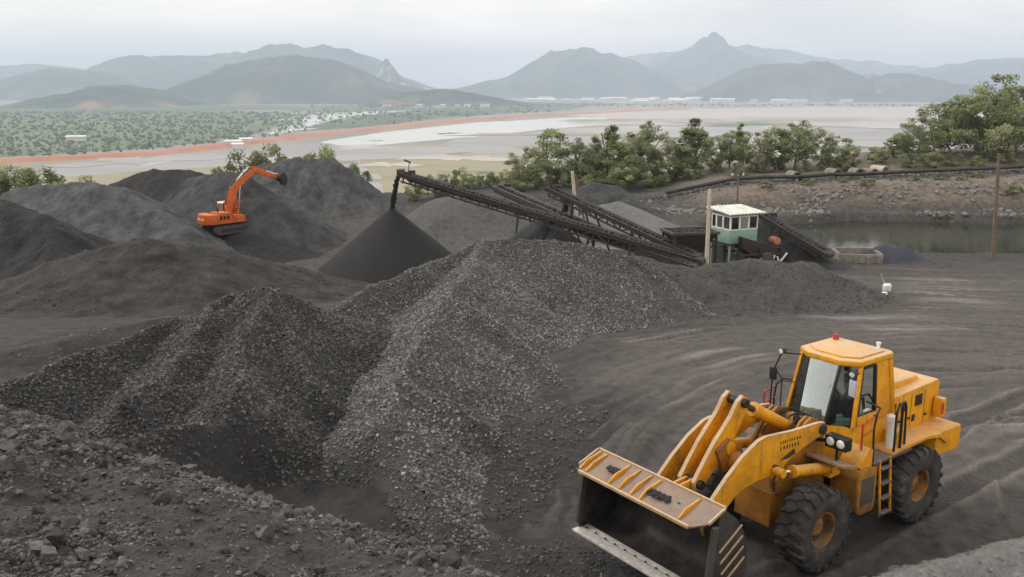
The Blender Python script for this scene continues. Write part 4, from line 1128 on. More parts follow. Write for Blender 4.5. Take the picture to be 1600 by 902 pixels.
# spill guard plate on top with stiffening gussets and a pale worn rim
tp = [(3.03, -1.5), (3.03, 1.5), (3.42, 1.5), (3.62, 1.28), (3.62, -1.38), (3.50, -1.5)]
def on_tp(x): return 2.205 - (x - 3.03) * (0.225 / 0.59)
p = MB()
p.add([(x, y, on_tp(x)) for x, y in tp] + [(x, y, on_tp(x) - 0.03) for x, y in tp], [tuple(range(6)), tuple(range(11, 5, -1))] + [(i, (i + 1) % 6, (i + 1) % 6 + 6, i + 6) for i in range(6)])
sp = p.build('spill_guard', M('paint_bucket'), bk, 0.006)
p = MB()
p.bar((3.625, 1.27, on_tp(3.625)), (3.625, -1.37, on_tp(3.625)), 0.05, 0.055); p.bar((3.02, 1.5, 2.213), (3.02, -1.5, 2.213), 0.04, 0.045)
p.bar((3.04, 1.5, 2.205), (3.42, 1.5, on_tp(3.42)), 0.035, 0.05); p.bar((3.04, -1.5, 2.205), (3.50, -1.5, on_tp(3.50)), 0.035, 0.05)
p.build('edge_strip', M('edge_worn'), sp, 0.006)
for y in (-1.38, -1.22, -0.62, -0.36, -0.08, 0.14, 1.02):
    g = MB(); g.prism([(3.06, on_tp(3.06) - 0.005), (3.60, on_tp(3.60) - 0.005), (3.60, on_tp(3.60) + 0.03), (3.42, on_tp(3.42) + 0.085), (3.08, on_tp(3.08) + 0.03)], y - 0.018, y + 0.018)
    g.build('gusset', YEL, sp, 0.004)
p = MB(); p.lohi((3.40, -1.53, 0.735), (3.62, 1.53, 0.775)); ce = p.build('cutting_edge', M('steel_worn'), bk, 0.006)
p = MB(); p.lohi((3.24, -1.5, 0.733), (3.36, 1.5, 0.768)); p.build('edge_strip', M('steel_worn'), ce, 0.006)
p = MB()
for k in range(12): y = -1.4 + 2.8 * k / 11; p.tube((3.38, y, 0.765), (3.38, y, 0.785), 0.022, n=6)
p.build('bolts', BLK, ce)['kind'] = 'stuff'
p = MB()
for s in (-1, 1):
    for yy in (0.52, 0.72): p.prism([(2.26, 1.02), (2.49, 0.92), (2.46, 1.25), (2.50, 1.55), (2.36, 1.55), (2.26, 1.3)], s * yy, s * yy + 0.04 * s)
for yy in (-0.2, 0.16): p.prism([(2.53, 1.62), (2.68, 1.88), (2.60, 2.0), (2.44, 1.88)], yy, yy + 0.04)
p.build('hinge_lug', YEL, bk, 0.006)

# ---- cab
z0, z1 = 2.26, 3.43
P0 = [(-1.25, -0.32), (-1.25, 0.32), (-1.55, 0.75), (-2.92, 0.75), (-3.0, 0.6), (-3.0, -0.6), (-2.92, -0.75), (-1.55, -0.75)]
P1 = [(-1.56, -0.36), (-1.56, 0.36), (-1.80, 0.66), (-2.80, 0.66), (-2.92, 0.56), (-2.92, -0.56), (-2.80, -0.66), (-1.80, -0.66)]
cb = empty('cab', (0, 0, 0), 0, LD)
m = MB(); m.prism(P0, 1.42, z0, 'xy'); m.build('cab_base', CAB, cb, 0.025)
m = MB()
m.prism([(x * 1.0 + (0.05 if x > -2 else -0.03), y * 1.07) for x, y in P1], z1, z1 + 0.12, 'xy'); o = m.build('cab_roof', CAB, cb, 0.035, 3)
m = MB(); m.prism([(-2.36 + (x + 2.36) * 0.84, y * 0.86) for x, y in P1], z1 + 0.115, z1 + 0.15, 'xy'); m.build('roof_panel', CAB, o, 0.012)
def P3(k, z):
    q = (z - z0) / (z1 - z0); return (P0[k][0] + (P1[k][0] - P0[k][0]) * q, P0[k][1] + (P1[k][1] - P0[k][1]) * q, z)
for k in (0, 1):
    m = MB(); m.bar(P3(k, z0 - 0.02), P3(k, z1 + 0.02), 0.05, 0.05); m.build('windscreen_post', BLK, cb, 0.008)
for k in (2, 7):
    m = MB(); m.bar(P3(k, z0 - 0.02), P3(k, z1 + 0.02), 0.085, 0.085); m.build('door_post', CAB, cb, 0.015)
def lerp(a, b, q): return tuple(a[i] + (b[i] - a[i]) * q for i in range(3))
for s, kf, kr in ((1, 2, 3), (-1, 7, 6)):
    # rear quarter panel, from behind the door window to the back corner
    a0, a1 = lerp(P3(kf, z0), P3(kr, z0), 0.52), lerp(P3(kf, z1), P3(kr, z1), 0.48)
    b0, b1 = P3(kr, z0), P3(kr, z1)
    m = MB(); th_ = 0.05 * s
    vs = [a0, b0, b1, a1]; m.add(vs + [(x, y - th_, z) for x, y, z in vs], [(0, 1, 2, 3), (7, 6, 5, 4), (0, 1, 5, 4), (1, 2, 6, 5), (2, 3, 7, 6), (3, 0, 4, 7)])
    m.build('quarter_panel', CAB, cb, 0.012)
    m = MB(); e0, e1 = lerp(P3(kf, z0), P3(kr, z0), 0.06), lerp(P3(kf, z1), P3(kr, z1), 0.06)
    m.bar((a0[0], a0[1], z0 + 0.10), (e0[0], e0[1], z0 + 0.10), 0.06, 0.2)
    m.build('door_sill', CAB, cb, 0.01)
    m = MB()                                                    # door: frame of the window
    fr = [lerp(e0, e1, 0.17), lerp(a0, a1, 0.17), lerp(a0, a1, 0.97), lerp(e0, e1, 0.97)]
    for i in range(4):
        p, q = fr[i], fr[(i + 1) % 4]; m.bar((p[0], p[1] + 0.012 * s, p[2]), (q[0], q[1] + 0.012 * s, q[2]), 0.045, 0.05)
    o = m.build('door', BLK, cb, 0.006)
    g = MB(); g.add(fr, [(0, 1, 2, 3)]); g.build('window_pane', M('glass_clear'), o, smooth=False)
    g = MB(); g.bar(lerp(fr[0], fr[1], 0.75), (lerp(fr[0], fr[1], 0.95)[0], fr[1][1] + 0.05 * s, fr[1][2] - 0.1), 0.03, 0.03); g.build('handle', BLK, o)
m = MB(); m.bar(P3(3, z0), P3(3, z1), 0.09, 0.09); m.bar(P3(6, z0), P3(6, z1), 0.09, 0.09); m.bar(P3(4, z0), P3(4, z1), 0.07, 0.07); m.bar(P3(5, z0), P3(5, z1), 0.07, 0.07)
m.build('rear_post', CAB, cb, 0.012)
g = MB(); g.add([P3(0, z0 + 0.02), P3(1, z0 + 0.02), P3(1, z1), P3(0, z1)], [(0, 1, 2, 3)]); g.build('windscreen', M('glass_dusty'), cb, smooth=False)
for a, b_ in ((1, 2), (7, 0)):
    g = MB(); g.add([P3(a, z0 + 0.02), P3(b_, z0 + 0.02), P3(b_, z1), P3(a, z1)], [(0, 1, 2, 3)]); g.build('corner_pane', M('glass_clear'), cb, smooth=False)
g = MB(); g.add([P3(4, z0 + 0.25), P3(5, z0 + 0.25), P3(5, z1), P3(4, z1)], [(0, 1, 2, 3)]); g.build('rear_pane', M('glass_clear'), cb, smooth=False)
m = MB(); m.lohi((-1.42, -0.4, z0), (-1.30, 0.4, z0 + 0.05)); m.bar((-1.36, -0.32, z0 + 0.04), (-1.36, 0.32, z0 + 0.04), 0.05, 0.09)
m.bar((-1.30, 0.05, z0 + 0.06), (-1.47, 0.27, 3.05), 0.015, 0.03); m.build('wiper', BLK, cb)
m = MB(); m.lohi((-1.75, -0.25, z0), (-1.52, 0.25, z0 + 0.22)); m.tube((-1.62, 0, z0 + 0.2), (-1.85, 0, z0 + 0.42), 0.035)
m.build('dashboard', M('dark_interior'), cb, 0.02)
m = MB()
ring = [(-1.87 + 0.19 * math.cos(a) * 0.45, 0.19 * math.sin(a), z0 + 0.44 + 0.19 * math.cos(a) * 0.88) for a in [2 * math.pi * i / 20 for i in range(21)]]
m.path(ring, 0.016, 6); m.build('steering_wheel', BLK, cb)
m = MB(); m.lohi((-2.55, -0.26, z0 - 0.08), (-2.05, 0.26, z0 + 0.08)); m.box((-2.60, 0, z0 + 0.40), (0.12, 0.5, 0.72), (0, -0.12, 0)); m.lohi((-2.52, 0.30, z0 + 0.1), (-2.1, 0.38, z0 + 0.2))
m.build('driver_seat', M('dark_interior'), cb, 0.03)
m = MB(); m.lohi((-2.9, -0.7, z0 - 0.015), (-1.5, 0.7, z0 + 0.004)); m.lohi((-2.9, 0.40, z0), (-2.3, 0.68, z0 + 0.5)); m.build('cab_floor', M('dark_interior'), cb)
m = MB(); m.box((-1.56, 0.52, z0 + 0.06), (0.16, 0.26, 0.10), (0.1, 0.2, 0.5)); m.box((-1.60, 0.42, z0 + 0.10), (0.10, 0.12, 0.14), (0.3, 0.2, 0.9)); m.build('rag', M('mint_cloth'), cb, 0.03, 3)
# roof furniture
m = MB(); m.lathe([(0, 0.14), (0.05, 0.13), (0.065, 0.08), (0.065, 0.0), (0.0, 0.0)], (-2.66, -0.5, z1 + 0.13), 'z', 16); m.build('beacon', M('red_paint'), cb)
m = MB(); m.lathe([(0, 0), (0.05, 0.0), (0.03, 0.08), (0.05, 0.16), (0.0, 0.16)], (-2.74, 0.42, z1 + 0.12), 'z', 12); m.build('horn', M('white_paint'), cb)
def lamp(parent, c, d, r=0.075, name='work_lamp'):
    c = Vector(c); d = Vector(d).normalized()
    m = MB(); m.tube(c - d * 0.10, c, r * 0.6, r, n=16); m.tube(c, c + d * 0.03, r, r, n=16)
    o = m.build(name, BLK, parent, 0.004)
    m = MB(); m.tube(c + d * 0.03, c + d * 0.036, r * 0.86, n=16); m.build('lens', M('white_paint'), o)
    return o
lamp(cb, (-3.02, 0.48, z1 - 0.02), (-1, 0, -0.2), 0.07); lamp(cb, (-3.02, -0.48, z1 - 0.02), (-1, 0, -0.2), 0.07)
lamp(cb, (-1.30, 0.80, 3.42), (1, 0.2, -0.2), 0.06); lamp(cb, (-1.28, -0.80, 3.50), (1, -0.1, -0.1), 0.06)
# mirrors on pipe brackets
for s in (1, -1):
    m = MB()
    if s < 0:
        m.path([(-1.30, -1.02, 2.16), (-1.28, -1.0, 2.75), (-1.27, -0.94, 3.12), (-1.28, -0.80, 3.46), (-1.5, -0.5, 3.46)], 0.017, 8)
        m.path([(-1.34, -0.80, 2.16), (-1.34, -0.80, 2.9), (-1.30, -0.92, 3.05)], 0.013, 8); m.path([(-1.34, -0.80, 2.85), (-1.42, -0.5, 2.88)], 0.012, 6)
        m.box((-1.34, -0.9, 2.14), (0.1, 0.32, 0.04))
    else:
        m.path([(-1.62, 0.74, 3.36), (-1.34, 0.86, 3.38), (-1.24, 0.86, 3.32)], 0.014, 8); m.path([(-1.24, 0.86, 3.34), (-1.24, 0.86, 2.95)], 0.014, 8); m.path([(-1.24, 0.86, 2.97), (-1.56, 0.74, 2.9)], 0.012, 6)
    o = m.build('mirror_bracket', BLK, cb)
    m = MB()
    if s < 0: m.box((-1.27, -0.97, 2.98), (0.05, 0.15, 0.26), (0, 0, 0.2))
    else: m.box((-1.235, 0.87, 3.16), (0.045, 0.17, 0.32), (0, 0, -0.25))
    m.build('mirror', BLK if s < 0 else M('shirt'), o, 0.015)
# ---- hood and rear body
hd = empty('hood', (0, 0, 0), 0, LD)
m = MB(); side = [(-3.02, 1.52), (-4.86, 1.52), (-4.90, 2.50), (-4.80, 2.60), (-3.02, 2.52)]
m.prism(side, -0.66, 0.66); m.build('hood_shell', CAB, hd, 0.035, 3)
m = MB(); m.prism([(-3.10, 2.50), (-4.55, 2.55), (-4.42, 2.70), (-3.25, 2.71)], -0.44, 0.40); m.build('hood_bulge', CAB, hd, 0.06, 3)
m = MB(); m.lathe([(0.10, 0), (0.10, 0.05), (0.0, 0.06)], (-3.72, 0.08, 2.705), 'z', 14); m.build('filler_cap', BLK, hd)
m = MB(); m.tube((-3.5, -0.34, 2.6), (-3.5, -0.34, 3.06), 0.055, n=14); m.build('exhaust_pipe', M('rust_dark'), hd)
for (x0, x1, a, b_) in ((-3.04, -3.20, 2.08, 2.38), (-3.92, -4.20, 2.16, 2.40), (-3.40, -3.56, 2.14, 2.34), (-3.84, -3.96, 1.84, 1.99)):
    m = MB(); m.lohi((x1, 0.655, a), (x0, 0.6665, b_)); o = m.build('vent', BLK, hd)
    m = MB()
    for k in range(4): zz = a + (b_ - a) * (k + 0.5) / 4; m.box(((x0 + x1) / 2, 0.670, zz), (abs(x1 - x0) * 0.94, 0.012, 0.014), (0.5, 0, 0))
    m.build('louvre', M('rust_dark'), o)['kind'] = 'stuff'
for x in (-3.30, -3.78, -4.30):
    m = MB(); m.lohi((x - 0.006, 0.655, 1.56), (x + 0.006, 0.664, 2.46)); m.build('panel_seam', M('rust_dark'), hd)
for (x, z) in ((-3.36, 1.95), (-3.72, 1.95), (-4.36, 1.9), (-4.7, 2.2)):
    m = MB(); m.lohi((x - 0.04, 0.66, z - 0.02), (x + 0.04, 0.685, z + 0.02)); m.build('latch', BLK, hd, 0.004)
m = MB(); m.lohi((-4.925, -0.55, 1.62), (-4.895, 0.55, 2.44)); o = m.build('radiator_grille', BLK, hd)
m = MB()
for k in range(9): m.lohi((-4.94, -0.54, 1.67 + 0.085 * k), (-4.92, 0.54, 1.69 + 0.085 * k))
m.build('grille_bars', M('rust_dark'), o)['kind'] = 'stuff'
m = MB(); m.box((-4.72, 0.78, 2.02), (0.18, 0.2, 0.42)); m.build('tail_lamp_box', CAB, hd, 0.02)
m = MB(); m.lohi((-4.70, 0.875, 1.9), (-4.64, 0.89, 2.14)); m.build('tail_lamp', M('red_paint'), hd)
m = MB(); m.prism([(-3.98, 1.16), (-4.92, 1.12), (-5.02, 1.28), (-5.02, 1.68), (-4.05, 1.70)], -1.16, 1.16); m.build('counterweight', YEL, LD, 0.06, 3)
m = MB(); m.bar((-4.7, 0.7, 1.15), (-4.75, 0.9, 0.7), 0.06, 0.12); m.bar((-4.7, -0.7, 1.15), (-4.75, -0.9, 0.7), 0.06, 0.12); m.build('mud_flap', M('rubber'), LD)
for s in (1, -1):
    m = MB()
    m.prism([(-2.35, 1.72), (-2.30, 1.66), (-3.0, 1.68), (-3.5, 1.70), (-4.02, 1.62), (-4.35, 1.40), (-4.40, 1.45), (-4.10, 1.70), (-3.55, 1.755), (-2.9, 1.745)], s * 0.66, s * 1.22)
    m.build('rear_fender', YEL, LD, 0.008)
    m = MB(); m.prism([(-0.98, 1.78), (-0.93, 1.72), (-0.42, 1.90), (-0.44, 1.945)], s * 0.52, s * 1.28); o = m.build('front_fender', M('paint_bucket'), LD, 0.006)
    m = MB(); m.bar((-0.8, s * 0.42, 1.6), (-0.72, s * 0.75, 1.82), 0.05, 0.06); m.build('fender_bracket', YEL, o)
    m = MB(); m.lohi((-0.92, min(s * 0.70, s * 1.16), 2.08), (-0.72, max(s * 0.70, s * 1.16), 2.33)); m.bar((-0.82, s * 0.40, 2.1), (-0.82, s * 0.75, 2.18), 0.06, 0.08)
    m.bar((-0.85, s * 0.9, 2.10), (-0.85, s * 0.9, 1.8), 0.05, 0.05)
    o = m.build('headlight', BLK, LD, 0.03, 3)
    for yy in (0.82, 1.04):
        lm = MB(); lm.lathe([(0.0, 0.035), (0.06, 0.03), (0.085, 0.0), (0.085, -0.04)], (-0.715, s * yy, 2.215), 'x', 18); lm.build('lens', M('white_paint'), o)
    # walkway and side box
    m = MB(); m.lohi((-2.95, min(s * 0.70, s * 1.22), 1.60), (-1.62, max(s * 0.70, s * 1.22), 1.655)); m.build('walkway', M('rust_frame'), LD, 0.008)
    m = MB(); m.prism([(-1.18, 1.60), (-1.10, 1.45), (-1.18, 0.74), (-1.30, 0.66), (-1.72, 0.66), (-1.78, 0.74), (-1.78, 1.60)], s * 0.62, s * 1.21); o = m.build('side_tank', M('paint_grimy'), LD, 0.03, 3)
    m = MB(); m.lohi((-1.70, min(s * 1.20, s * 1.217), 0.85), (-1.26, max(s * 1.20, s * 1.217), 1.42)); m.build('tank_plate', M('rust_frame'), o, 0.01)
    m = MB(); m.prism([(-1.22, 1.64), (-1.26, 1.60), (-1.62, 1.60), (-1.62, 1.95), (-1.50, 2.0)], s * 0.70, s * 1.18); m.build('step_box', YEL, LD, 0.02)
    # ladder
    m = MB()
    for x in (-1.84, -2.20): m.bar((x, s * 1.20, 1.66), (x, s * 1.30, 0.52), 0.05, 0.035)
    o = m.build('ladder', YEL, LD, 0.006)
    for k in range(4):
        zz = 0.58 + 0.30 * k; yy = 1.295 - 0.0877 * (zz - 0.58)
        m = MB(); m.box((-2.02, s * yy, zz), (0.36, 0.12, 0.03)); m.build('rung', M('rust_frame'), o, 0.005)
    # rails
    m = MB(); m.path([(-1.66, s * 1.16, 1.65), (-1.60, s * 1.16, 2.35), (-1.66, s * 1.16, 2.62), (-1.82, s * 1.12, 2.72), (-1.9, s * 0.78, 2.74)], 0.021, 8); m.build('handrail', BLK, LD)
    m = MB(); m.path([(-2.36, s * 1.17, 1.65), (-2.34, s * 1.17, 2.50), (-2.46, s * 1.15, 2.66), (-2.70, s * 1.12, 2.66), (-2.80, s * 1.10, 2.52), (-2.82, s * 1.12, 1.70)], 0.024, 8); m.build('handrail', BLK, LD)
    m = MB(); m.path([(-2.58, s * 1.16, 1.65), (-2.56, s * 1.16, 2.62)], 0.03, 8)
    m.build('handrail', BLK, LD)
    m = MB(); m.path([(-1.26, s * 1.14, 2.0), (-1.24, s * 1.14, 2.52), (-1.60, s * 1.14, 2.60)], 0.02, 8); m.path([(-1.3, s * 1.14, 2.28), (-1.62, s * 1.15, 2.36)], 0.016, 8); m.build('grab_rail', M('red_paint'), LD)
m = MB(); m.tube((-2.46, 1.0, 1.66), (-2.46, 1.0, 2.28), 0.075, n=16); m.lathe([(0.095, 0), (0.095, 0.12), (0.03, 0.16), (0, 0.16)], (-2.46, 1.0, 2.26), 'z', 16); m.build('air_filter', M('white_paint'), LD)
m = MB(); m.lohi((-2.95, 0.68, 1.66), (-2.64, 1.05, 2.0)); m.build('battery_box', YEL, LD, 0.02)

# things left lying on the bucket
def lv(x, y, z):
    return (LOADER[0] + LC * x - LS * y, LOADER[1] + LS * x + LC * y, LD.location.z + z)
def bucket_coal(label, x, y, n, sx, sy):
    P = np.array([lv(x + rng.normal() * sx, y + rng.normal() * sy, on_tp(x) + 0.02) for k in range(n)])
    S = 0.02 + 0.035 * rng.random(n)
    o = link_mesh('spilt_coal', lumps_mesh('spilt_coal', P, S, ICO_V, ICO_F, 0.15, 0.5), M('coal_dark')); tag(o, label, 'coal', kind='stuff')
bucket_coal('small dark clump of coal on the far half of the bucket top', 3.30, -0.80, 60, 0.05, 0.07)
bucket_coal('long dark smear of coal lying on the near half of the bucket top', 3.36, 0.36, 130, 0.05, 0.13)

# ---- operator
def skin_body(name, verts, edges, radii, mat, parent, root=0, sub=2):
    me = bpy.data.meshes.new(name); me.from_pydata([Vector(v) for v in verts], edges, [])
    o = link_mesh(name, me, mat, parent)
    o.modifiers.new('skin', 'SKIN')
    sv = me.skin_vertices[0].data
    for i, r in enumerate(radii): sv[i].radius = (r, r) if not isinstance(r, tuple) else r
    sv[root].use_root = True
    s = o.modifiers.new('sub', 'SUBSURF'); s.levels = sub; s.render_levels = sub
    return o
op = empty('person', lv(-2.32, 0, z0 + 0.06), LYAW)
tag(op, 'person with dark hair and pale shirt seated inside the loader cab', 'person')
V_ = [(0, 0, 0.08), (0, 0, 0.25), (0.03, 0, 0.42), (0.02, 0, 0.52), (0.04, 0, 0.60), (0.06, 0, 0.70), (0.06, 0, 0.79),
      (0.02, 0.17, 0.47), (0.12, 0.24, 0.28), (0.34, 0.17, 0.33), (0.44, 0.14, 0.40), (0.02, -0.17, 0.47), (0.12, -0.24, 0.28), (0.34, -0.17, 0.33), (0.44, -0.14, 0.40),
      (0.05, 0.10, 0.06), (0.42, 0.13, 0.06), (0.50, 0.13, -0.02), (0.05, -0.10, 0.06), (0.42, -0.13, 0.06), (0.50, -0.13, -0.02)]
E_ = [(0, 1), (1, 2), (2, 3), (3, 4), (4, 5), (5, 6), (2, 7), (7, 8), (8, 9), (9, 10), (2, 11), (11, 12), (12, 13), (13, 14), (0, 15), (15, 16), (16, 17), (0, 18), (18, 19), (19, 20)]
RR = [(0.15, 0.12), (0.15, 0.11), (0.17, 0.11), (0.07, 0.06), (0.06, 0.06), (0.085, 0.10), (0.08, 0.095), 0.07, 0.05, 0.04, 0.038, 0.07, 0.05, 0.04, 0.038, 0.09, 0.065, 0.05, 0.09, 0.065, 0.05]
skin_body('body', V_, E_, RR, M('skin'), op)
skin_body('shirt', [(0, 0, 0.06), (0, 0, 0.25), (0.03, 0, 0.42), (0.02, 0, 0.50), (0.02, 0.17, 0.47), (0.12, 0.245, 0.28), (0.24, 0.205, 0.30), (0.02, -0.17, 0.47), (0.12, -0.245, 0.28), (0.24, -0.205, 0.30)],
          [(0, 1), (1, 2), (2, 3), (2, 4), (4, 5), (5, 6), (2, 7), (7, 8), (8, 9)], [(0.17, 0.14), (0.168, 0.128), (0.19, 0.128), 0.085, 0.088, 0.068, 0.058, 0.088, 0.068, 0.058], M('shirt'), op)
skin_body('trousers', [(0, 0, 0.07), (0.05, 0.10, 0.06), (0.42, 0.13, 0.06), (0.52, 0.13, -0.05), (0.05, -0.10, 0.06), (0.42, -0.13, 0.06), (0.52, -0.13, -0.05)],
          [(0, 1), (1, 2), (2, 3), (0, 4), (4, 5), (5, 6)], [(0.17, 0.13), 0.105, 0.08, 0.062, 0.105, 0.08, 0.062], M('dark_interior'), op)
skin_body('hair', [(0.02, 0, 0.74), (0.035, 0, 0.80), (0.07, 0, 0.84)], [(0, 1), (1, 2)], [(0.085, 0.09), (0.098, 0.105), (0.082, 0.085)], M('hair'), op, 1)
m = MB(); m.box((0.155, 0, 0.715), (0.035, 0.025, 0.04), (0, 0.4, 0))
for s in (-1, 1): m.box((0.145, 0.035 * s, 0.745), (0.01, 0.03, 0.01))
m.build('face_features', M('skin'), op, 0.006)
# hands on the wheel: palm with four fingers and a thumb each
for s in (-1, 1):
    hb = MB(); c0 = Vector((0.44, 0.14 * s, 0.40))
    hb.box(c0 + Vector((0.03, 0, 0.0)), (0.08, 0.03, 0.075), (0, -0.5, 0))
    for k in range(4):
        zo = 0.03 - 0.02 * k; L = (0.05, 0.056, 0.052, 0.042)[k]
        a = c0 + Vector((0.06, 0, zo)); b2 = a + Vector((L * 0.6, -0.012 * s, 0.01)); c2 = b2 + Vector((0.004, -0.03 * s, -0.004))
        hb.tube(a, b2, 0.009, 0.0085, 6); hb.tube(b2, c2, 0.0085, 0.007, 6)
    a = c0 + Vector((0.02, -0.012 * s, 0.035)); hb.tube(a, a + Vector((0.025, -0.03 * s, 0.02)), 0.010, 0.008, 6)
    hb.build('hand', M('skin'), op)
# ================================================================== excavator (X forward, Y left, Z up)
def surf(key, x, y): return float(HP[key][1](np.array([x]), np.array([y]))[0])
EX, EY = -24.3, 75.6
EZ = max(surf('bench', EX + a, EY + b) for a in (-1.2, 0, 1.2) for b in (-1.2, 0, 1.2)) + 0.16
XC = empty('excavator', (EX, EY, EZ), R(50)); XC.scale = (0.84, 0.84, 0.84)
tag(XC, 'orange crawler excavator with raised boom on the coal mound', 'excavator')
ORG = M('paint_orange')
tr_path = []
for i in range(24):
    a = 2 * math.pi * i / 24
    tr_path.append((1.75 * (1 if math.cos(a) > 0 else -1) + 0.42 * math.cos(a), 0.44 + 0.42 * math.sin(a)))
for s in (-1, 1):
    m = MB(); m.prism(tr_path, s * 0.95, s * 1.55); o = m.build('crawler_track', M('rubber_dusty'), XC)
    m = MB()
    for k in range(16):
        for zz in (0.012, 0.868): m.box((-1.7 + 3.4 * k / 15, s * 1.25, zz), (0.05, 0.62, 0.05))
    g = m.build('grouser', M('rust_dark'), o); g['kind'] = 'stuff'
    m = MB(); m.lohi((-1.55, min(s * 0.9, s * 1.57), 0.25), (1.55, max(s * 0.9, s * 1.57), 0.62)); m.build('track_frame', M('rust_dark'), o, 0.02)
m = MB(); m.lohi((-1.0, -0.95, 0.45), (1.0, 0.95, 0.85)); m.tube((0, 0, 0.8), (0, 0, 1.08), 0.65, n=24); m.build('undercarriage', M('rust_dark'), XC, 0.02)
plan = [(1.45, -1.33), (1.45, 1.33), (-1.6, 1.33), (-2.3, 1.15), (-2.72, 0.6), (-2.82, 0), (-2.72, -0.6), (-2.3, -1.15), (-1.6, -1.33)]
m = MB(); m.prism(plan, 1.06, 1.26, 'xy'); m.build('deck', ORG, XC, 0.03)
m = MB(); m.prism([(-1.55, 1.35), (-2.32, 1.17), (-2.75, 0.62), (-2.85, 0), (-2.75, -0.62), (-2.32, -1.17), (-1.55, -1.35)], 1.02, 2.02, 'xy'); cw = m.build('counterweight', ORG, XC, 0.10, 3)
m = MB()
for k in range(6):
    a = R(180 + 14) ; y = 0.62 - 0.2 * k
    m.box((-2.83 + 0.10 * abs(y) * 0.9, y, 1.55), (0.03, 0.12, 0.22), (0, 0, 0.0 if abs(y) < 0.1 else (-0.16 if y > 0 else 0.16)))
m.build('lettering', M('lettering_white'), cw, 0.004)['kind'] = 'stuff'
m = MB(); m.prism([(-1.58, 1.26), (0.0, 1.26), (0.0, 1.95), (-0.2, 2.12), (-1.58, 2.18)], -1.30, 0.30); m.build('engine_hood', ORG, XC, 0.06, 3)
m = MB(); m.prism([(-1.58, 1.26), (-0.15, 1.26), (-0.15, 1.78), (-1.58, 1.86)], 0.30, 1.30); m.build('pump_cover', M('white_paint'), XC, 0.05, 3)
m = MB(); m.prism([(0.05, 1.26), (1.40, 1.26), (1.40, 1.72), (0.05, 1.85)], -1.32, -0.48); m.build('fuel_tank', ORG, XC, 0.05, 3)
m = MB(); m.tube((-1.2, -0.5, 2.1), (-1.2, -0.5, 2.55), 0.08); m.build('exhaust_pipe', M('rust_dark'), XC)
cbx = empty('cab', (0, 0, 0), 0, XC)
m = MB(); m.prism([(-0.05, 1.26), (1.62, 1.26), (1.70, 1.6), (1.70, 1.9), (-0.05, 1.9)], 0.42, 1.34); m.build('cab_base', ORG, cbx, 0.04)
m = MB(); m.prism([(-0.08, 2.82), (1.42, 2.82), (1.36, 2.96), (-0.02, 2.98)], 0.40, 1.36); m.build('cab_roof', M('lettering_white'), cbx, 0.04, 3)
for (x0, x1) in ((0.0, 0.0), (0.72, 0.72), (1.66, 1.38)):
    for y in (0.46, 1.30):
        m = MB(); m.bar((x0, y, 1.88), (x1, y, 2.85), 0.08, 0.08); m.build('cab_post', ORG, cbx)
for nm_, q in (('windscreen', [(1.68, 0.5, 1.9), (1.68, 1.26, 1.9), (1.40, 1.26, 2.84), (1.40, 0.5, 2.84)]), ('side_pane', [(0.04, 1.31, 1.9), (1.64, 1.31, 1.9), (1.36, 1.31, 2.83), (0.04, 1.31, 2.83)]),
               ('side_pane', [(0.04, 0.45, 1.9), (1.64, 0.45, 1.9), (1.36, 0.45, 2.83), (0.04, 0.45, 2.83)]), ('rear_pane', [(-0.01, 0.5, 1.95), (-0.01, 1.26, 1.95), (-0.01, 1.26, 2.83), (-0.01, 0.5, 2.83)])):
    m = MB(); m.add(q, [(0, 1, 2, 3)]); m.build(nm_, M('glass_dusty'), cbx, smooth=False)
m = MB(); m.lohi((0.3, 0.65, 1.7), (0.8, 1.15, 2.0)); m.box((0.28, 0.9, 2.3), (0.12, 0.5, 0.7)); m.build('driver_seat', M('dark_interior'), cbx, 0.04)
# boom: box section following a bent line
def boxed(line, widths, half):
    mb = MB(); n = len(line); up_, dn = [], []
    for i in range(n):
        a = Vector(line[max(i - 1, 0)]); b2 = Vector(line[min(i + 1, n - 1)]); t_ = (b2 - a).normalized(); nn = Vector((-t_.y, t_.x))
        up_.append((line[i][0] + nn.x * widths[i], line[i][1] + nn.y * widths[i])); dn.append((line[i][0] - nn.x * widths[i], line[i][1] - nn.y * widths[i]))
    mb.prism(up_ + dn[::-1], -half, half); return mb
m = boxed([(0.35, 1.75), (0.40, 2.5), (0.62, 3.4), (1.05, 4.2), (1.75, 4.85), (2.8, 5.5), (3.75, 6.05)], [0.22, 0.36, 0.42, 0.40, 0.36, 0.27, 0.17], 0.24); m.build('boom', ORG, XC, 0.03)
m = boxed([(3.05, 6.32), (3.7, 6.02), (4.5, 5.72), (5.6, 5.30), (6.35, 5.02)], [0.10, 0.30, 0.30, 0.2, 0.12], 0.17); st_ = m.build('stick', ORG, XC, 0.02)
for s in (-1, 1):
    m = MB(); m.tube((1.15, 0.33 * s, 1.5), (1.50, 0.33 * s, 3.2), 0.10); o = m.build('boom_cylinder', ORG, XC)
    m = MB(); m.tube((1.50, 0.33 * s, 3.2), (1.68, 0.33 * s, 4.55), 0.055); m.build('piston_rod', M('chrome'), o)
m = MB(); m.tube((1.35, 0, 4.85), (2.2, 0, 5.72), 0.10); o = m.build('stick_cylinder', M('lettering_white'), XC)
m = MB(); m.tube((2.2, 0, 5.72), (3.0, 0, 6.36), 0.055); m.build('piston_rod', M('chrome'), o)
m = MB(); m.tube((3.9, 0, 6.20), (5.0, 0, 5.82), 0.085); o = m.build('bucket_cylinder', BLK, XC)
m = MB(); m.tube((5.0, 0, 5.82), (5.75, 0, 5.58), 0.05); m.build('piston_rod', M('chrome'), o)
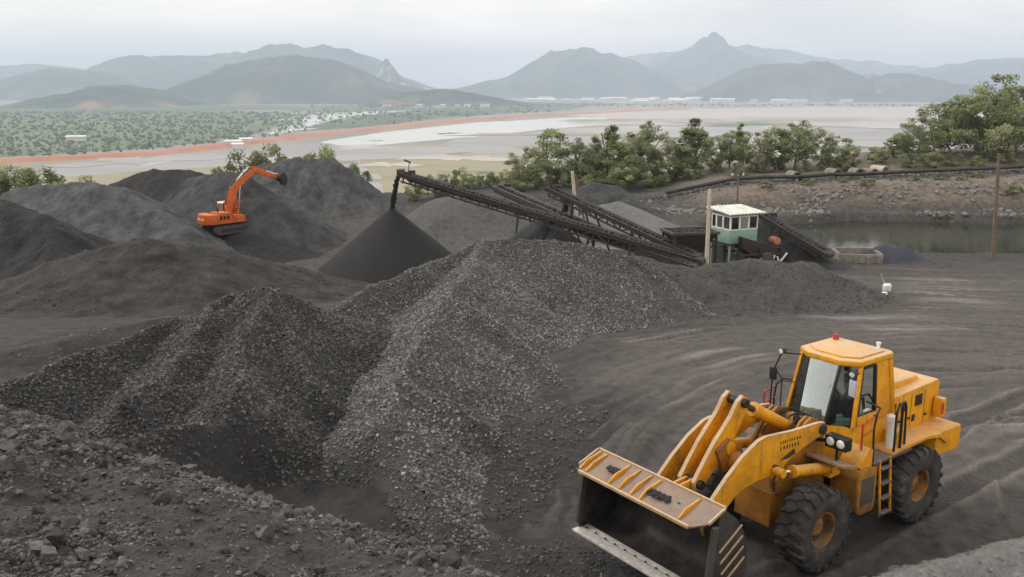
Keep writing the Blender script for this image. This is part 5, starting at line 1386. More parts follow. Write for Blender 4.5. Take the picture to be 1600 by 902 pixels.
m = MB(); m.prism([(6.25, 5.15), (6.75, 5.55), (7.15, 5.35), (7.35, 4.85), (7.25, 4.35), (6.95, 4.15), (7.05, 4.6), (6.95, 4.95), (6.6, 5.05), (6.3, 4.9)], -0.55, 0.55)
m.prism([(6.4, 5.0), (6.75, 5.5), (7.15, 5.3), (7.3, 4.85), (7.2, 4.4), (6.6, 4.75)], -0.58, -0.54); m.prism([(6.4, 5.0), (6.75, 5.5), (7.15, 5.3), (7.3, 4.85), (7.2, 4.4), (6.6, 4.75)], 0.54, 0.58)
bx_ = m.build('bucket', M('rust_dark'), XC, 0.01)
for k in range(5):
    m = MB(); m.bar((6.97, -0.46 + 0.23 * k, 4.2), (6.84, -0.46 + 0.23 * k, 4.0), 0.08, 0.05); m.build('tooth', M('steel_dark'), bx_)
m = MB(); m.bar((5.75, 0.1, 5.58), (6.0, 0.1, 5.2), 0.06, 0.1); m.bar((5.75, -0.1, 5.58), (6.0, -0.1, 5.2), 0.06, 0.1); m.bar((5.75, 0, 5.58), (6.6, 0, 5.35), 0.08, 0.1); m.build('bucket_link', M('lettering_white'), st_)
m = MB()
m.path([(1.3, -1.28, 1.7), (1.3, -1.28, 2.35), (0.3, -1.28, 2.4), (0.3, -1.28, 1.8)], 0.025, 6); m.build('handrail', BLK, XC)

for s_ in (-0.1, 0.1):
    m = MB(); m.path([(0.2, s_, 2.2), (0.05, s_, 3.0), (0.35, s_, 4.0), (1.1, s_, 4.85), (2.0, s_, 5.45), (3.0, s_, 6.0)], 0.035, 6); m.build('hydraulic_hose', M('rubber'), XC)
m = MB(); m.lohi((-2.3, -1.36, 1.0), (1.3, -1.32, 1.07)); m.build('deck_skirt', BLK, XC)
for x_ in (-1.35, -0.95, -0.55):
    m = MB(); m.lohi((x_ - 0.14, -1.315, 1.45), (x_ + 0.14, -1.295, 1.85)); m.build('vent', BLK, XC)
# ================================================================== conveyors
def conveyor(label, tail, head, width=0.8, deep=0.45, legs=(), rail=False, stream=None, dark=True):
    T, Hh = Vector(tail), Vector(head)
    d = (Hh - T); L = d.length; d.normalize(); s = d.cross(Vector((0, 0, 1))).normalized(); u = s.cross(d)
    root = empty('belt_conveyor', T); tag(root, label, 'conveyor')
    FR = M('rust_frame')
    def P(a, b, c): return d * a + s * b + u * c
    for sd in (-1, 1):
        m = MB(); m.bar(P(0, sd * width / 2, 0), P(L, sd * width / 2, 0), 0.09, 0.24, up=u); m.bar(P(0, sd * (width / 2 + 0.05), 0.125), P(L, sd * (width / 2 + 0.05), 0.125), 0.13, 0.02, up=u)
        o = m.build('side_beam', M('rust_dark') if dark else FR, root)
        m = MB(); m.bar(P(0.5, sd * width / 2, -deep), P(L - 0.3, sd * width / 2, -deep * 0.8), 0.10, 0.10, up=u); n = max(4, int(L / 1.1))
        for k in range(n):
            a0, a1 = 0.5 + (L - 1) * k / n, 0.5 + (L - 1) * (k + 1) / n
            m.bar(P(a0, sd * width / 2, -deep if k % 2 else 0), P(a1, sd * width / 2, 0 if k % 2 else -deep), 0.075, 0.075)
            m.bar(P(a1, sd * width / 2, 0), P(a1, sd * width / 2, -deep), 0.075, 0.075)
        m.build('truss', M('rust_dark'), root)
    m = MB(); w = width * 0.42
    m.add([P(0, -w, 0.13), P(0, -w * 0.4, 0.06), P(0, w * 0.4, 0.06), P(0, w, 0.13), P(L, -w, 0.13), P(L, -w * 0.4, 0.06), P(L, w * 0.4, 0.06), P(L, w, 0.13)], [(0, 1, 5, 4), (1, 2, 6, 5), (2, 3, 7, 6)])
    m.add([P(0.1, -w, -0.2), P(0.1, w, -0.2), P(L - 0.1, w, -0.2), P(L - 0.1, -w, -0.2)], [(0, 1, 2, 3)])
    bl = m.build('belt', M('rubber'), root)
    n = int(L / 0.35); ts = np.linspace(0.6, L - 0.3, n)
    PP = np.array([tuple(P(a, rng.normal() * w * 0.25, 0.1)) for a in ts for _ in range(3)])
    tag(link_mesh('carried_coal', lumps_mesh('carried_coal', PP, 0.06 + 0.06 * rng.random(len(PP)), ICO_V, ICO_F), M('coal_dark'), bl), kind='stuff')
    for a, nm_ in ((0.05, 'tail_drum'), (L - 0.05, 'head_drum')):
        m = MB(); m.tube(P(a, -width * 0.46, -0.04), P(a, width * 0.46, -0.04), 0.2, n=18); m.tube(P(a, -width * 0.62, -0.04), P(a, width * 0.62, -0.04), 0.06); m.build(nm_, M('rubber_dusty'), root)
    for k in range(int(L / 1.6)):
        a = 0.8 + 1.6 * k
        m = MB(); m.tube(P(a, -width * 0.44, -0.01), P(a, width * 0.44, -0.01), 0.045, n=10); m.build('roller', M('rust_frame'), root)
    for a, spread in legs:
        foot = T + P(a, 0, -deep); gz = float(top_z(np.array([foot.x]), np.array([foot.y]))[0]) - 0.25
        m = MB()
        for sd in (-1, 1):
            top = P(a, sd * width / 2, -0.05); hh = top.z + T.z - gz
            ft = Vector((top.x, top.y, gz - T.z)) + Vector((d.x, d.y, 0)).normalized() * spread * hh + s * sd * 0.12 * hh
            m.bar(top, ft, 0.10, 0.10)
        m.bar(P(a, -width / 2, -deep * 0.9), P(a, width / 2, -deep * 0.9), 0.06, 0.06)
        m.build('support_leg', M('rust_dark'), root)
    if rail:
        m = MB()
        for k in range(int(L / 1.9)):
            a = 0.6 + 1.9 * k; m.bar(P(a, -width / 2 - 0.1, 0.05), P(a, -width / 2 - 0.1, 0.95), 0.035, 0.035)
        m.bar(P(0.6, -width / 2 - 0.1, 0.95), P(L - 0.6, -width / 2 - 0.1, 0.95), 0.035, 0.035); m.build('guard_rail', FR, root)
    m = MB(); m.box(P(L - 0.4, width * 0.75, 0.12), (0.45, 0.35, 0.35)); m.tube(P(L - 0.4, width * 0.5, 0.1), P(L - 0.4, width * 1.0, 0.1), 0.16); m.build('drive_motor', M('rust_dark'), root, 0.02)
    return root, P
t1, h1 = at(1096, 408, 52.5), at(628, 272, 64.2)
c1, P1f = conveyor('longest belt conveyor, its head dropping coal onto the dark cone', t1, h1, 0.85, 0.55, ((9.0, -0.35), (10.5, 0.5), (4.5, 0.0)))
L1 = float(np.linalg.norm(h1 - t1))
m = MB(); m.box(P1f(L1 + 0.12, 0, 0.15), (0.5, 0.95, 0.35)); m.bar(P1f(L1 - 0.3, 0.3, 0.2), P1f(L1 - 0.3, 0.3, 0.9), 0.05); m.box(P1f(L1 - 0.2, 0.2, 0.95), (0.5, 0.25, 0.12), (0, 0.4, 0)); m.build('head_chute', M('rust_frame'), c1, 0.02)
# coal stream falling from the head to the cone
hp = Vector(h1) + P1f(L1 - 0.0, 0, 0) - P1f(L1, 0, 0)
cone_top = Vector(at(612, 326, 64))
pts, k = [], 60
sv = []; sf = []
for i in range(k):
    q = i / (k - 1)
    x = hp.x - 0.15 + (cone_top.x - hp.x + 0.15) * (q ** 0.75); y = hp.y + (cone_top.y - hp.y) * q; z = hp.z + 0.1 + (cone_top.z - 0.25 - hp.z) * q
    for _ in range(26): pts.append((x + rng.normal() * 0.055, y + rng.normal() * 0.07, z + rng.normal() * 0.05))
pts = np.array(pts)
o = link_mesh('falling_coal', lumps_mesh('falling_coal', pts, 0.035 + 0.04 * rng.random(len(pts)), OCT_V, OCT_F, flat=1.6), M('coal_cone'))
tag(o, 'stream of fine coal pouring from the conveyor head onto the cone', kind='stuff')
c2, P2f = conveyor('dark steep belt conveyor with its head beside the leaning mast', at(1090, 402, 53.2), at(858, 294, 62.5), 0.75, 0.45, ((9.2, -0.45), (11.0, 0.25), (5.0, 0.0)))
m = MB(); L2 = float(np.linalg.norm(at(1090, 402, 53.2) - at(858, 294, 62.5)))
m.bar(P2f(L2 - 0.2, 0, 0.1), P2f(L2 + 0.25, 0, 0.75), 0.10, 0.25); m.build('head_bracket', M('rust_dark'), c2)
m = MB(); m.prism([(0, 0), (0.5, 0), (0.35, -0.9), (0.1, -0.9)], -0.35, 0.35); m.v[-8:] = [tuple(Vector(q) + P2f(L2 - 1.4, 0, -0.3)) for q in m.v[-8:]]
m.build('head_chute', M('rust_dark'), c2)
conveyor('pale decked belt conveyor lying behind the longest conveyor', at(985, 382, 57.5), at(776, 292, 67.5), 0.9, 0.3, ((6.0, 0.2), (10.5, 0.0)), dark=False)
conveyor('short feed conveyor sloping down to the right behind the control booth', at(1296, 398, 56.2), at(1192, 336, 60.5), 0.8, 0.35, ((2.0, 0.0), (4.5, 0.0)))
conveyor('low thin conveyor running under the longest conveyor', at(1085, 418, 51.5), at(850, 338, 60.5), 0.5, 0.25, ((4.0, 0.0), (8.0, 0.3)))

# ================================================================== control booth
BX = at(1152, 380, 57.0); bz = float(BX[2])
gzb = float(ground_z(np.array([BX[0]]), np.array([BX[1]]))[0])
BT = empty('control_booth', (BX[0], BX[1] + 1.0, gzb), R(24)); tag(BT, 'small pale green control booth with white roof standing on posts', 'booth')
fz = bz - gzb; W_, D_ = 2.15, 2.0
GRN = M('paint_green')
m = MB(); m.lohi((-W_ / 2 - 0.06, -D_ / 2 - 0.06, fz - 0.12), (W_ / 2 + 0.06, D_ / 2 + 0.06, fz)); m.build('floor_deck', M('rust_dark'), BT)
for nm_, lo, hi in (('wall_panel', (-W_ / 2, -D_ / 2, fz), (W_ / 2, -D_ / 2 + 0.05, fz + 0.85)), ('wall_panel', (-W_ / 2, -D_ / 2 + 0.05, fz), (-W_ / 2 + 0.05, D_ / 2, fz + 0.85)), ('wall_panel', (W_ / 2 - 0.05, -D_ / 2 + 0.05, fz), (W_ / 2, D_ / 2, fz + 0.85)), ('wall_panel', (-W_ / 2 + 0.05, D_ / 2 - 0.05, fz), (W_ / 2 - 0.05, D_ / 2, fz + 1.9))):
    m = MB(); m.lohi(lo, hi); m.build(nm_, GRN, BT, 0.006)
WT = M('white_paint')
def win(a, b_, y_axis, fixed):
    """window: white frame with a dark pane, between a and b along one wall"""
    m = MB(); z0_, z1_ = fz + 0.85, fz + 1.72
    def Q(t_, z, o=0.0): return (t_, fixed + o, z) if y_axis else (fixed + o, t_, z)
    for p, q in ((Q(a, z0_ + .03), Q(b_, z0_ + .03)), (Q(a, z1_), Q(b_, z1_)), (Q(a + .03, z0_), Q(a + .03, z1_)), (Q(b_ - .03, z0_), Q(b_ - .03, z1_))): m.bar(p, q, 0.075, 0.075)
    o = m.build('window', WT, BT)
    g = MB(); g.add([Q(a, z0_), Q(b_, z0_), Q(b_, z1_), Q(a, z1_)], [(0, 1, 2, 3)]); g.build('pane', M('glass_clear'), o, smooth=False)
for a, b_ in ((-W_ / 2, -0.36), (-0.36, 0.36), (0.36, W_ / 2)): win(a, b_, True, -D_ / 2 + 0.03)
for a, b_ in ((-D_ / 2 + 0.05, -0.2), (-0.2, 0.5), (0.5, D_ / 2)): win(a, b_, False, -W_ / 2 + 0.03)
for a, b_ in ((-D_ / 2 + 0.05, 0.1), (0.1, D_ / 2)): win(a, b_, False, W_ / 2 - 0.03)
m = MB(); m.lohi((-W_ / 2, -D_ / 2, fz + 1.72), (W_ / 2, D_ / 2, fz + 1.84)); m.build('lintel', GRN, BT)
m = MB(); n = 22
vs = []
for j, y in enumerate((-D_ / 2 - 0.35, D_ / 2 + 0.3)):
    for i in range(n + 1): vs.append((-W_ / 2 - 0.3 + (W_ + 0.75) * i / n, y, fz + 1.93 + 0.05 * (i % 2) + (0.0 if j == 0 else 0.22)))
m.add(vs + [(x, y, z - 0.05) for x, y, z in vs], [(i, i + 1, i + n + 2, i + n + 1) for i in range(n)] + [(i + 2 * n + 2, i + 3 * n + 3, i + 3 * n + 4, i + 2 * n + 3) for i in range(n)] + [(i, i + 2 * n + 2, i + 2 * n + 3, i + 1) for i in range(n)])
m.build('roof', M('white_roof'), BT, smooth=False)
for x in (-W_ / 2 + 0.06, W_ / 2 - 0.06):
    for y in (-D_ / 2 + 0.06, D_ / 2 - 0.06):
        m = MB(); m.lohi((x - 0.05, y - 0.05, -0.3), (x + 0.05, y + 0.05, fz - 0.12)); m.build('post', GRN, BT)
m = MB(); m.lohi((-0.6, 0.2, fz), (0.5, 0.7, fz + 0.75)); m.box((0.2, 0.3, fz + 0.9), (0.4, 0.3, 0.3)); m.build('control_desk', M('dark_interior'), BT, 0.02)
# ---- screening and crushing plant under and beside the booth
CR = at(1190, 398, 57.5); cgz = float(ground_z(np.array([CR[0]]), np.array([CR[1]]))[0])
CRo = empty('screening_plant', (CR[0], CR[1], cgz), R(15)); tag(CRo, 'dark screening plant with pale bracing beside and under the control booth', 'machine')
m = MB()
for x in (-2.2, -0.6, 0.9):
    for y in (-0.8, 0.9): m.lohi((x - 0.06, y - 0.06, -0.3), (x + 0.06, y + 0.06, 1.5))
for y in (-0.8, 0.9): m.lohi((-2.3, y - 0.06, 1.0), (1.1, y + 0.06, 1.12))
m.build('frame', M('rust_dark'), CRo)
m = MB(); m.prism([(-1.8, 2.2), (1.6, 1.2), (1.6, 0.8), (0.6, 0.35), (-0.8, 0.8), (-1.8, 1.5)], -0.7, 0.8); m.build('screen_box', M('rust_dark'), CRo, 0.02)
m = MB(); m.tube((0.55, -0.9, 1.9), (0.55, -0.2, 1.9), 0.24, n=18); m.build('drive_motor', M('red_earth'), CRo, 0.03)
m = MB(); m.lathe([(0.0, -0.06), (0.42, -0.06), (0.45, 0), (0.42, 0.06), (0.0, 0.06)], (-0.1, -0.92, 0.75), 'y', 24); m.build('flywheel', M('rust_frame'), CRo)
for i, (p, q) in enumerate((((-0.9, -0.9, 0.2), (-0.3, -0.9, 1.1)), ((0.1, -0.92, 0.1), (0.4, -0.9, 1.0)), ((0.5, -0.95, 0.2), (1.3, -0.9, 1.1)), ((0.9, -0.95, 0.1), (0.6, -0.9, 0.9)))):
    m = MB(); m.bar(p, q, 0.09, 0.09); m.build('brace', M('white_paint'), CRo)
for i, (x, z) in enumerate(((-0.1, 0.28), (0.3, 0.22), (0.75, 0.3), (1.15, 0.25))):
    m = MB(); m.box((x, -1.15, z), (0.3, 0.3, 0.42), (0.1 * i, 0.2, 0.3 * i)); m.build('guard_panel', M('white_paint') if i % 2 == 0 else M('shirt'), CRo, 0.05, 3)

q = at(1076, 398, 55.5); gz = float(ground_z(np.array([q[0]]), np.array([q[1]]))[0])
HPo = empty('feed_hopper', (q[0], q[1], gz), R(12)); tag(HPo, 'dark steel feed hopper between the conveyor tails and the cream pole', 'hopper')
m = MB(); zt, zb = 2.55, 1.1
tp_, bt_ = [(-1.5, -1.1), (1.5, -1.1), (1.5, 1.1), (-1.5, 1.1)], [(-0.5, -0.4), (0.5, -0.4), (0.5, 0.4), (-0.5, 0.4)]
m.add([(x, y, zt) for x, y in tp_] + [(x, y, zb) for x, y in bt_], [(i, (i + 1) % 4, (i + 1) % 4 + 4, i + 4) for i in range(4)] + [(4, 5, 6, 7)]); m.build('hopper_shell', M('rust_dark'), HPo, smooth=False)
for (x0, y0), (x1, y1) in zip(tp_, tp_[1:] + tp_[:1]):
    m = MB(); m.bar((x0, y0, zt), (x1, y1, zt), 0.12, 0.16); m.build('rim_beam', M('rust_frame'), HPo)
for x, y in tp_:
    m = MB(); m.bar((x * 0.9, y * 0.9, -0.3), (x * 0.9, y * 0.9, zt - 0.1), 0.14, 0.14); m.build('leg', M('rust_dark'), HPo)
for y in (-1.0, 1.0):
    m = MB(); m.bar((-1.35, y, 0.1), (1.35, y, 1.9), 0.08, 0.08); m.build('brace', M('rust_dark'), HPo)
P = np.stack([rng.uniform(-1.2, 1.2, 260), rng.uniform(-0.85, 0.85, 260), 2.3 + 0.25 * rng.random(260)], -1)
tag(link_mesh('hopper_coal', lumps_mesh('hopper_coal', P, 0.08 + 0.12 * rng.random(260), ICO_V, ICO_F, 0.12), M('coal_dark'), HPo), kind='stuff')
# ================================================================== poles
def pole(name, label, foot, top, r0, r1, mat, arms=()):
    f_ = Vector(foot); gz = float(top_z(np.array([f_.x]), np.array([f_.y]))[0]) - 0.3
    f_.z = min(f_.z, gz)
    root = empty(name, f_); tag(root, label, 'pole')
    m = MB(); v = Vector(top) - f_; m.tube((0, 0, 0), v, r0, r1, n=14); m.build('shaft', M(mat), root)
    for a, hw, zz in arms:
        m = MB(); c_ = v * a; m.bar(c_ + Vector((-hw, 0, 0)), c_ + Vector((hw, 0, 0)), 0.09, 0.11); m.build('crossarm', M('wood_brown'), root)
        for k in (-0.9, 0.0, 0.9):
            m = MB(); q = c_ + Vector((hw * k, 0, 0.05)); m.lathe([(0.03, 0), (0.07, 0.02), (0.05, 0.08), (0.07, 0.12), (0.02, 0.17), (0, 0.17)], q, 'z', 10); m.build('insulator', M('white_paint'), root)
    return root
pole('utility_pole', 'cream concrete pole standing just left of the control booth', at(1104, 418, 53), at(1109, 296, 53), 0.14, 0.10, 'cream_pole', ())
pole('utility_pole', 'thin dark pole rising behind the control booth roof', at(1153, 340, 66), at(1153, 268, 66), 0.08, 0.06, 'wood_brown', ((0.93, 0.45, 0),))
pole('utility_pole', 'tall brown wooden pole by the pond at the right edge', at(1551, 412, 62), at(1561, 240, 62), 0.15, 0.11, 'wood_brown', ())
pole('leaning_mast', 'pale post leaning left behind the dark steep conveyor', at(908, 318, 66), at(894, 268, 66), 0.14, 0.12, 'cream_pole', ())
pole('leaning_mast', 'thin weathered post leaning beside the pale leaning post', at(922, 318, 67), at(899, 272, 67), 0.10, 0.08, 'wood_brown', ())

# ================================================================== trees and bushes
lf = NT('leaves')
tone = lf.attr('tone')
lc = lf.ramp(tone, [(0.0, (0.16, 0.20, 0.095)), (0.45, (0.29, 0.345, 0.165)), (0.8, (0.41, 0.46, 0.22)), (1.0, (0.50, 0.50, 0.29))])
oi = lf.n.new('ShaderNodeObjectInfo')
lc = lf.mix(lf.ramp(oi.outputs['Random'], [(0.0, 0.0), (1.0, 0.38)]), lc, lf.ramp(tone, [(0.0, (0.17, 0.175, 0.10)), (1.0, (0.42, 0.41, 0.25))]))
lf.col(lc).rough(0.75).spec(0.2)
tl = lf.n.new('ShaderNodeBsdfTranslucent'); lf.l.new(lc, tl.inputs[0]); ms = lf.n.new('ShaderNodeMixShader'); ms.inputs[0].default_value = 0.55
lf.l.new(lf.b.outputs[0], ms.inputs[1]); lf.l.new(tl.outputs[0], ms.inputs[2]); lf.l.new(ms.outputs[0], lf.o.inputs['Surface'])
def make_tree(kind, seed):
    """unit tree 1 high: returns trunk mesh, crown mesh"""
    rg = np.random.default_rng(seed)
    tmb = MB()
    if kind == 'broad': nc, rx, zc, rz_, per, ls = 60, 0.42, 0.53, 0.46, 110, 0.019
    elif kind == 'conical': nc, rx, zc, rz_, per, ls = 56, 0.26, 0.52, 0.48, 110, 0.018
    elif kind == 'sparse': nc, rx, zc, rz_, per, ls = 46, 0.40, 0.57, 0.41, 90, 0.018
    else: nc, rx, zc, rz_, per, ls = 34, 0.62, 0.44, 0.46, 125, 0.030
    C = []
    while len(C) < nc:
        q = rg.uniform(-1, 1, 3)
        if np.linalg.norm(q) > 1 or np.linalg.norm(q) < 0.35: continue
        w = rx
        if kind == 'conical': w = rx * (1.05 - 0.85 * (q[2] + 1) / 2) * 1.25
        C.append((q[0] * w, q[1] * w, zc + q[2] * rz_))
    C = np.array(C)
    lean = rg.normal(size=2) * 0.03
    if kind == 'bush':
        for k in range(6):
            c = C[rg.integers(nc)]; tmb.tube((rg.normal() * 0.05, rg.normal() * 0.05, -0.03), c * np.array([0.8, 0.8, 0.8]), 0.022, 0.008, 6)
    else:
        p = Vector((0, 0, -0.04)); r = 0.024
        hh = 0.9 if kind == 'conical' else 0.72
        for k in range(6):
            q = Vector((lean[0] * (k + 1) + rg.normal() * 0.008, lean[1] * (k + 1) + rg.normal() * 0.008, -0.04 + hh * (k + 1) / 6))
            tmb.tube(p, q, r, r * 0.82, 8); p = q; r *= 0.82
        for c in C[:16]:
            zb = max(0.16, c[2] - 0.22 - 0.1 * rg.random()); zb = min(zb, hh - 0.1)
            b0 = Vector((lean[0] * zb * 6, lean[1] * zb * 6, zb)); mid = (b0 + Vector(c)) * 0.5 + Vector((0, 0, -0.02))
            tmb.tube(b0, mid, 0.010, 0.007, 6); tmb.tube(mid, Vector(c), 0.007, 0.003, 5)
    cen = []; ton = []
    for c in C:
        n_ = int(per * rg.uniform(0.7, 1.3)); rad = rg.uniform(0.055, 0.105) * (1.35 if kind == 'bush' else 1.0) * (0.8 if kind == 'conical' else 1)
        g = rg.normal(size=(n_, 3)); g /= np.linalg.norm(g, axis=1, keepdims=True); g *= (rg.random((n_, 1)) ** 0.45) * rad * 1.25; g[:, 2] *= 0.72
        cen.append(c + g); ton.append(np.clip(0.42 + 0.28 * rg.normal() + 0.18 * rg.normal(size=n_), 0, 1))
    cen = np.concatenate(cen); ton = np.concatenate(ton); N = len(cen)
    nrm = rg.normal(size=(N, 3)) * 0.55 + np.array([0, 0, 0.75]) + 1.2 * (cen - np.array([0, 0, zc])); nrm /= np.linalg.norm(nrm, axis=1, keepdims=True)
    a = np.cross(nrm, rg.normal(size=(N, 3))); a /= np.linalg.norm(a, axis=1, keepdims=True)
    b2 = np.cross(nrm, a)
    sz = ls * (0.6 + 0.8 * rg.random((N, 1)))
    V = np.stack([cen - a * sz, cen + b2 * sz * 0.55, cen + a * sz, cen - b2 * sz * 0.55], 1).reshape(-1, 3)
    F = np.arange(4 * N).reshape(N, 4)
    crown = np_mesh('crown', V, F, False, {'tone': np.repeat(ton, 4)}); crown.materials.append(lf.m)
    o = tmb.build('trunk', M('bark'), None); trunk = o.data; bpy.data.objects.remove(o)
    return trunk, crown
PROTO = {k: [make_tree(k, 100 * i + s) for s in range(n)] for i, (k, n) in enumerate((('broad', 4), ('conical', 3), ('sparse', 3), ('bush', 3)))}
TCOUNT = 0
def tree(kind, px, top_py, Y, base_z, label, group, wide=1.0, name=None, cat='tree'):
    global TCOUNT
    TCOUNT += 1; i = TCOUNT
    p = at(px, top_py, Y); h = max(0.8, p[2] - base_z) * (1.10 if kind != 'bush' else 1.06)
    tk, cr = PROTO[kind][i % len(PROTO[kind])]
    root = empty(name or ('bush' if kind == 'bush' else 'tree'), (p[0], Y, base_z), i * 2.39); tag(root, label, cat, group)
    for nm_, me in (('trunk', tk), ('crown', cr)):
        o = bpy.data.objects.new(nm_, me); COL.objects.link(o); o.parent = root
        if kind == 'bush' and nm_ == 'trunk': o.name = 'stems'
    root.scale = (h * wide * 1.16, h * wide * 1.16, h)
    return root
def gz1(px, py, Y):
    q = at(px, py, Y); return float(top_z(np.array([q[0]]), np.array([Y]))[0]) - 0.08
ORD = ['first', 'second', 'third', 'fourth', 'fifth', 'sixth', 'seventh', 'eighth', 'ninth', 'tenth', 'eleventh', 'twelfth', 'thirteenth', 'fourteenth', 'fifteenth', 'sixteenth', 'seventeenth', 'eighteenth', 'nineteenth', 'twentieth']
ROW = [('broad', 822, 236, 104, 1.05), ('sparse', 862, 204, 107, 1.05), ('broad', 905, 224, 105, 0.95), ('conical', 930, 218, 109, 1.0), ('conical', 957, 203, 106, 1.0), ('sparse', 985, 222, 104, 1.1), ('broad', 1010, 199, 108, 0.85), ('broad', 1046, 224, 104, 0.95),
       ('conical', 1085, 194, 104, 1.35), ('broad', 1118, 216, 107, 0.9), ('sparse', 1142, 206, 108, 0.9), ('conical', 1158, 200, 110, 0.8), ('broad', 1182, 212, 104, 1.0), ('broad', 1216, 204, 106, 0.95), ('broad', 1246, 196, 104, 1.05), ('broad', 1282, 206, 107, 0.95), ('sparse', 1312, 214, 103, 1.0), ('broad', 1330, 232, 101, 0.9)]
LOOK = {'broad': 'bushy green tree', 'sparse': 'thin airy tree', 'conical': 'narrow dark pointed tree'}
for i, (k, px, py, Y, w) in enumerate(ROW):
    lb = f'{LOOK[k]}, {ORD[i]} from the left in the row behind the conveyors and booth'
    if (px, k) == (1085, 'conical'): lb = 'tallest dark pointed tree in the row behind the conveyors, just left of the booth'
    tree(k, px, py, Y, gz1(px, py, Y), lb, 'trees in the row behind the yard', w)
RIGHT = [('bush', 1372, 228, 104, 0.9), ('broad', 1402, 214, 106, 1.1), ('broad', 1436, 190, 104, 1.1), ('broad', 1468, 168, 108, 1.0), ('sparse', 1500, 152, 105, 0.9), ('broad', 1532, 146, 107, 0.9), ('broad', 1566, 128, 103, 0.85), ('broad', 1598, 140, 106, 0.85), ('sparse', 1640, 150, 104, 0.9), ('broad', 1680, 150, 107, 0.9)]
for i, (k, px, py, Y, w) in enumerate(RIGHT):
    tree(k, px, py, Y, gz1(px, py, Y), (f'green leafy tree, {ORD[i - 1]} from the left in the tall clump at the right edge' if i else 'low bush between the tree row and the tall right clump'), 'trees in the right clump', w, cat='tree' if i else 'bush')
UND = [(812, 268), (842, 272), (880, 266), (918, 262), (950, 266), (984, 262), (1018, 264), (1052, 266), (1086, 268), (1122, 264), (1156, 262), (1190, 264), (1222, 262), (1256, 260), (1288, 258), (1318, 254)]
for i, (px, py) in enumerate(UND):
    Y = 101 + (i * 37 % 5); tree('bush', px, py - 8, Y, gz1(px, py, Y), f'low undergrowth bush, {ORD[i]} from the left at the foot of the tree row', 'undergrowth below the tree row', 1.0, cat='bush')
BUSH = [(1418, 240, 101), (1452, 236, 100), (1490, 238, 101), (1530, 240, 100), (1575, 236, 101)]
for i, (px, py, Y) in enumerate(BUSH): tree('bush', px, py, Y, gz1(px, py, Y), f'dark undergrowth bush, {ORD[i]} from the left below the right tree clump', 'bushes below the right trees', 0.95, cat='bush')
for i, (px, py, Y, k, w) in enumerate(((378, 228, 113, 'bush', 0.7), (424, 212, 114, 'bush', 0.62), (496, 226, 113, 'bush', 0.6), (552, 250, 110, 'bush', 0.6))):
    tree(k, px, py, Y, -5.0, f'{"green" if i % 2 else "greyish green"} leafy bush, {ORD[i]} from the left behind the tall back coal heap', 'bushes behind the tall back heap', w, cat='bush')
for i, (px, py, Y) in enumerate(((-30, 262, 90), (8, 258, 91), (62, 256, 90), (98, 268, 89))):
    tree('bush', px, py, Y, -3.0, f'green bush at the left edge behind the wide coal heap, {ORD[i]} from the left', 'bushes at the left edge', 1.0, cat='bush')
for i, (px, py, Y) in enumerate(((650, 284, 106), (684, 268, 107), (716, 258, 108), (742, 270, 106), (768, 266, 105), (796, 262, 106))):
    tree('bush', px, py, Y, gz1(px, py, Y), f'low scrubby bush, {ORD[i]} from the left along the yard edge behind the long conveyor', 'bushes along the yard edge', 0.8, cat='bush')
for i, (px, py, Y, w) in enumerate(((1196, 296, 90, 1.3), (1262, 292, 91, 1.5), (1318, 288, 91.5, 1.2), (1352, 296, 89.5, 1.6), (1470, 290, 91, 1.4), (1528, 284, 92, 1.5))):
    tree('bush', px, py, Y, gz1(px, py, Y), f'small scrubby tuft, {ORD[i]} from the left on the stony pond bank', 'tufts on the pond bank', w, cat='bush')
tree('bush', 1430, 282, 91, gz1(1430, 300, 91), 'yellowish bush growing on the stony pond bank', None, 0.95, cat='bush')
tree('bush', 1580, 300, 87, gz1(1580, 310, 87), 'low grassy bush on the pond bank behind the brown pole', None, 1.6, cat='bush')
tree('bush', 1500, 306, 90, gz1(1500, 310, 90), 'small dark bush on the pond bank left of the brown pole', None, 1.1, cat='bush')

# ================================================================== pond bank: rubble, pipes, dark pipeline
x = rng.uniform(13, 62, 9000); y = 87.0 - 0.05 * (x - 20) + rng.normal(size=9000) * 1.6 + 0.8
P = np.stack([x, y, ground_z(x, y)], -1); P = P[rng.random(9000) < np.clip(0.12 + 1.6 * fbm(x * 0.16, y * 0.3, 4, 88), 0, 1)]; P = P[in_view(P)]
tag(link_mesh('bank_rubble', lumps_mesh('bank_rubble', P, 0.05 + 0.26 * rng.random(len(P)) ** 2.6, ICO_V, ICO_F, 0.15), M('dirt_pale')), 'brown broken stones covering the pond bank', kind='stuff')
x = rng.uniform(-2, 60, 6000); y = 93 + rng.normal(size=6000) * 1.2 + 0.04 * x
P = np.stack([x, y, ground_z(x, y)], -1); P = P[in_view(P)]
tag(link_mesh('terrace_rubble', lumps_mesh('terrace_rubble', P, 0.05 + 0.2 * rng.random(len(P)) ** 2.5, OCT_V, OCT_F), M('coal_pale')), 'grey stones along the terrace above the pond bank', kind='stuff')
def ring(label, px, py, Y, r, mat, rz):
    q = at(px, py, Y); gz = float(ground_z(np.array([q[0]]), np.array([Y]))[0])
    root = empty('concrete_pipe', (q[0], Y, gz + r - 0.2), rz); tag(root, label, 'pipe', 'concrete pipe sections on the terrace')
    m = MB(); m.lathe([(r, -0.9), (r, 0.9), (r * 0.80, 0.9), (r * 0.80, -0.9)], (0, 0, 0), 'y', 26, closed=True); m.build('pipe_wall', M(mat), root, 0.0)
    m = MB(); m.lathe([(r * 1.08, -0.95), (r * 1.08, -0.7), (r * 1.0, -0.66)], (0, 0, 0), 'y', 26); m.build('collar', M(mat), root)
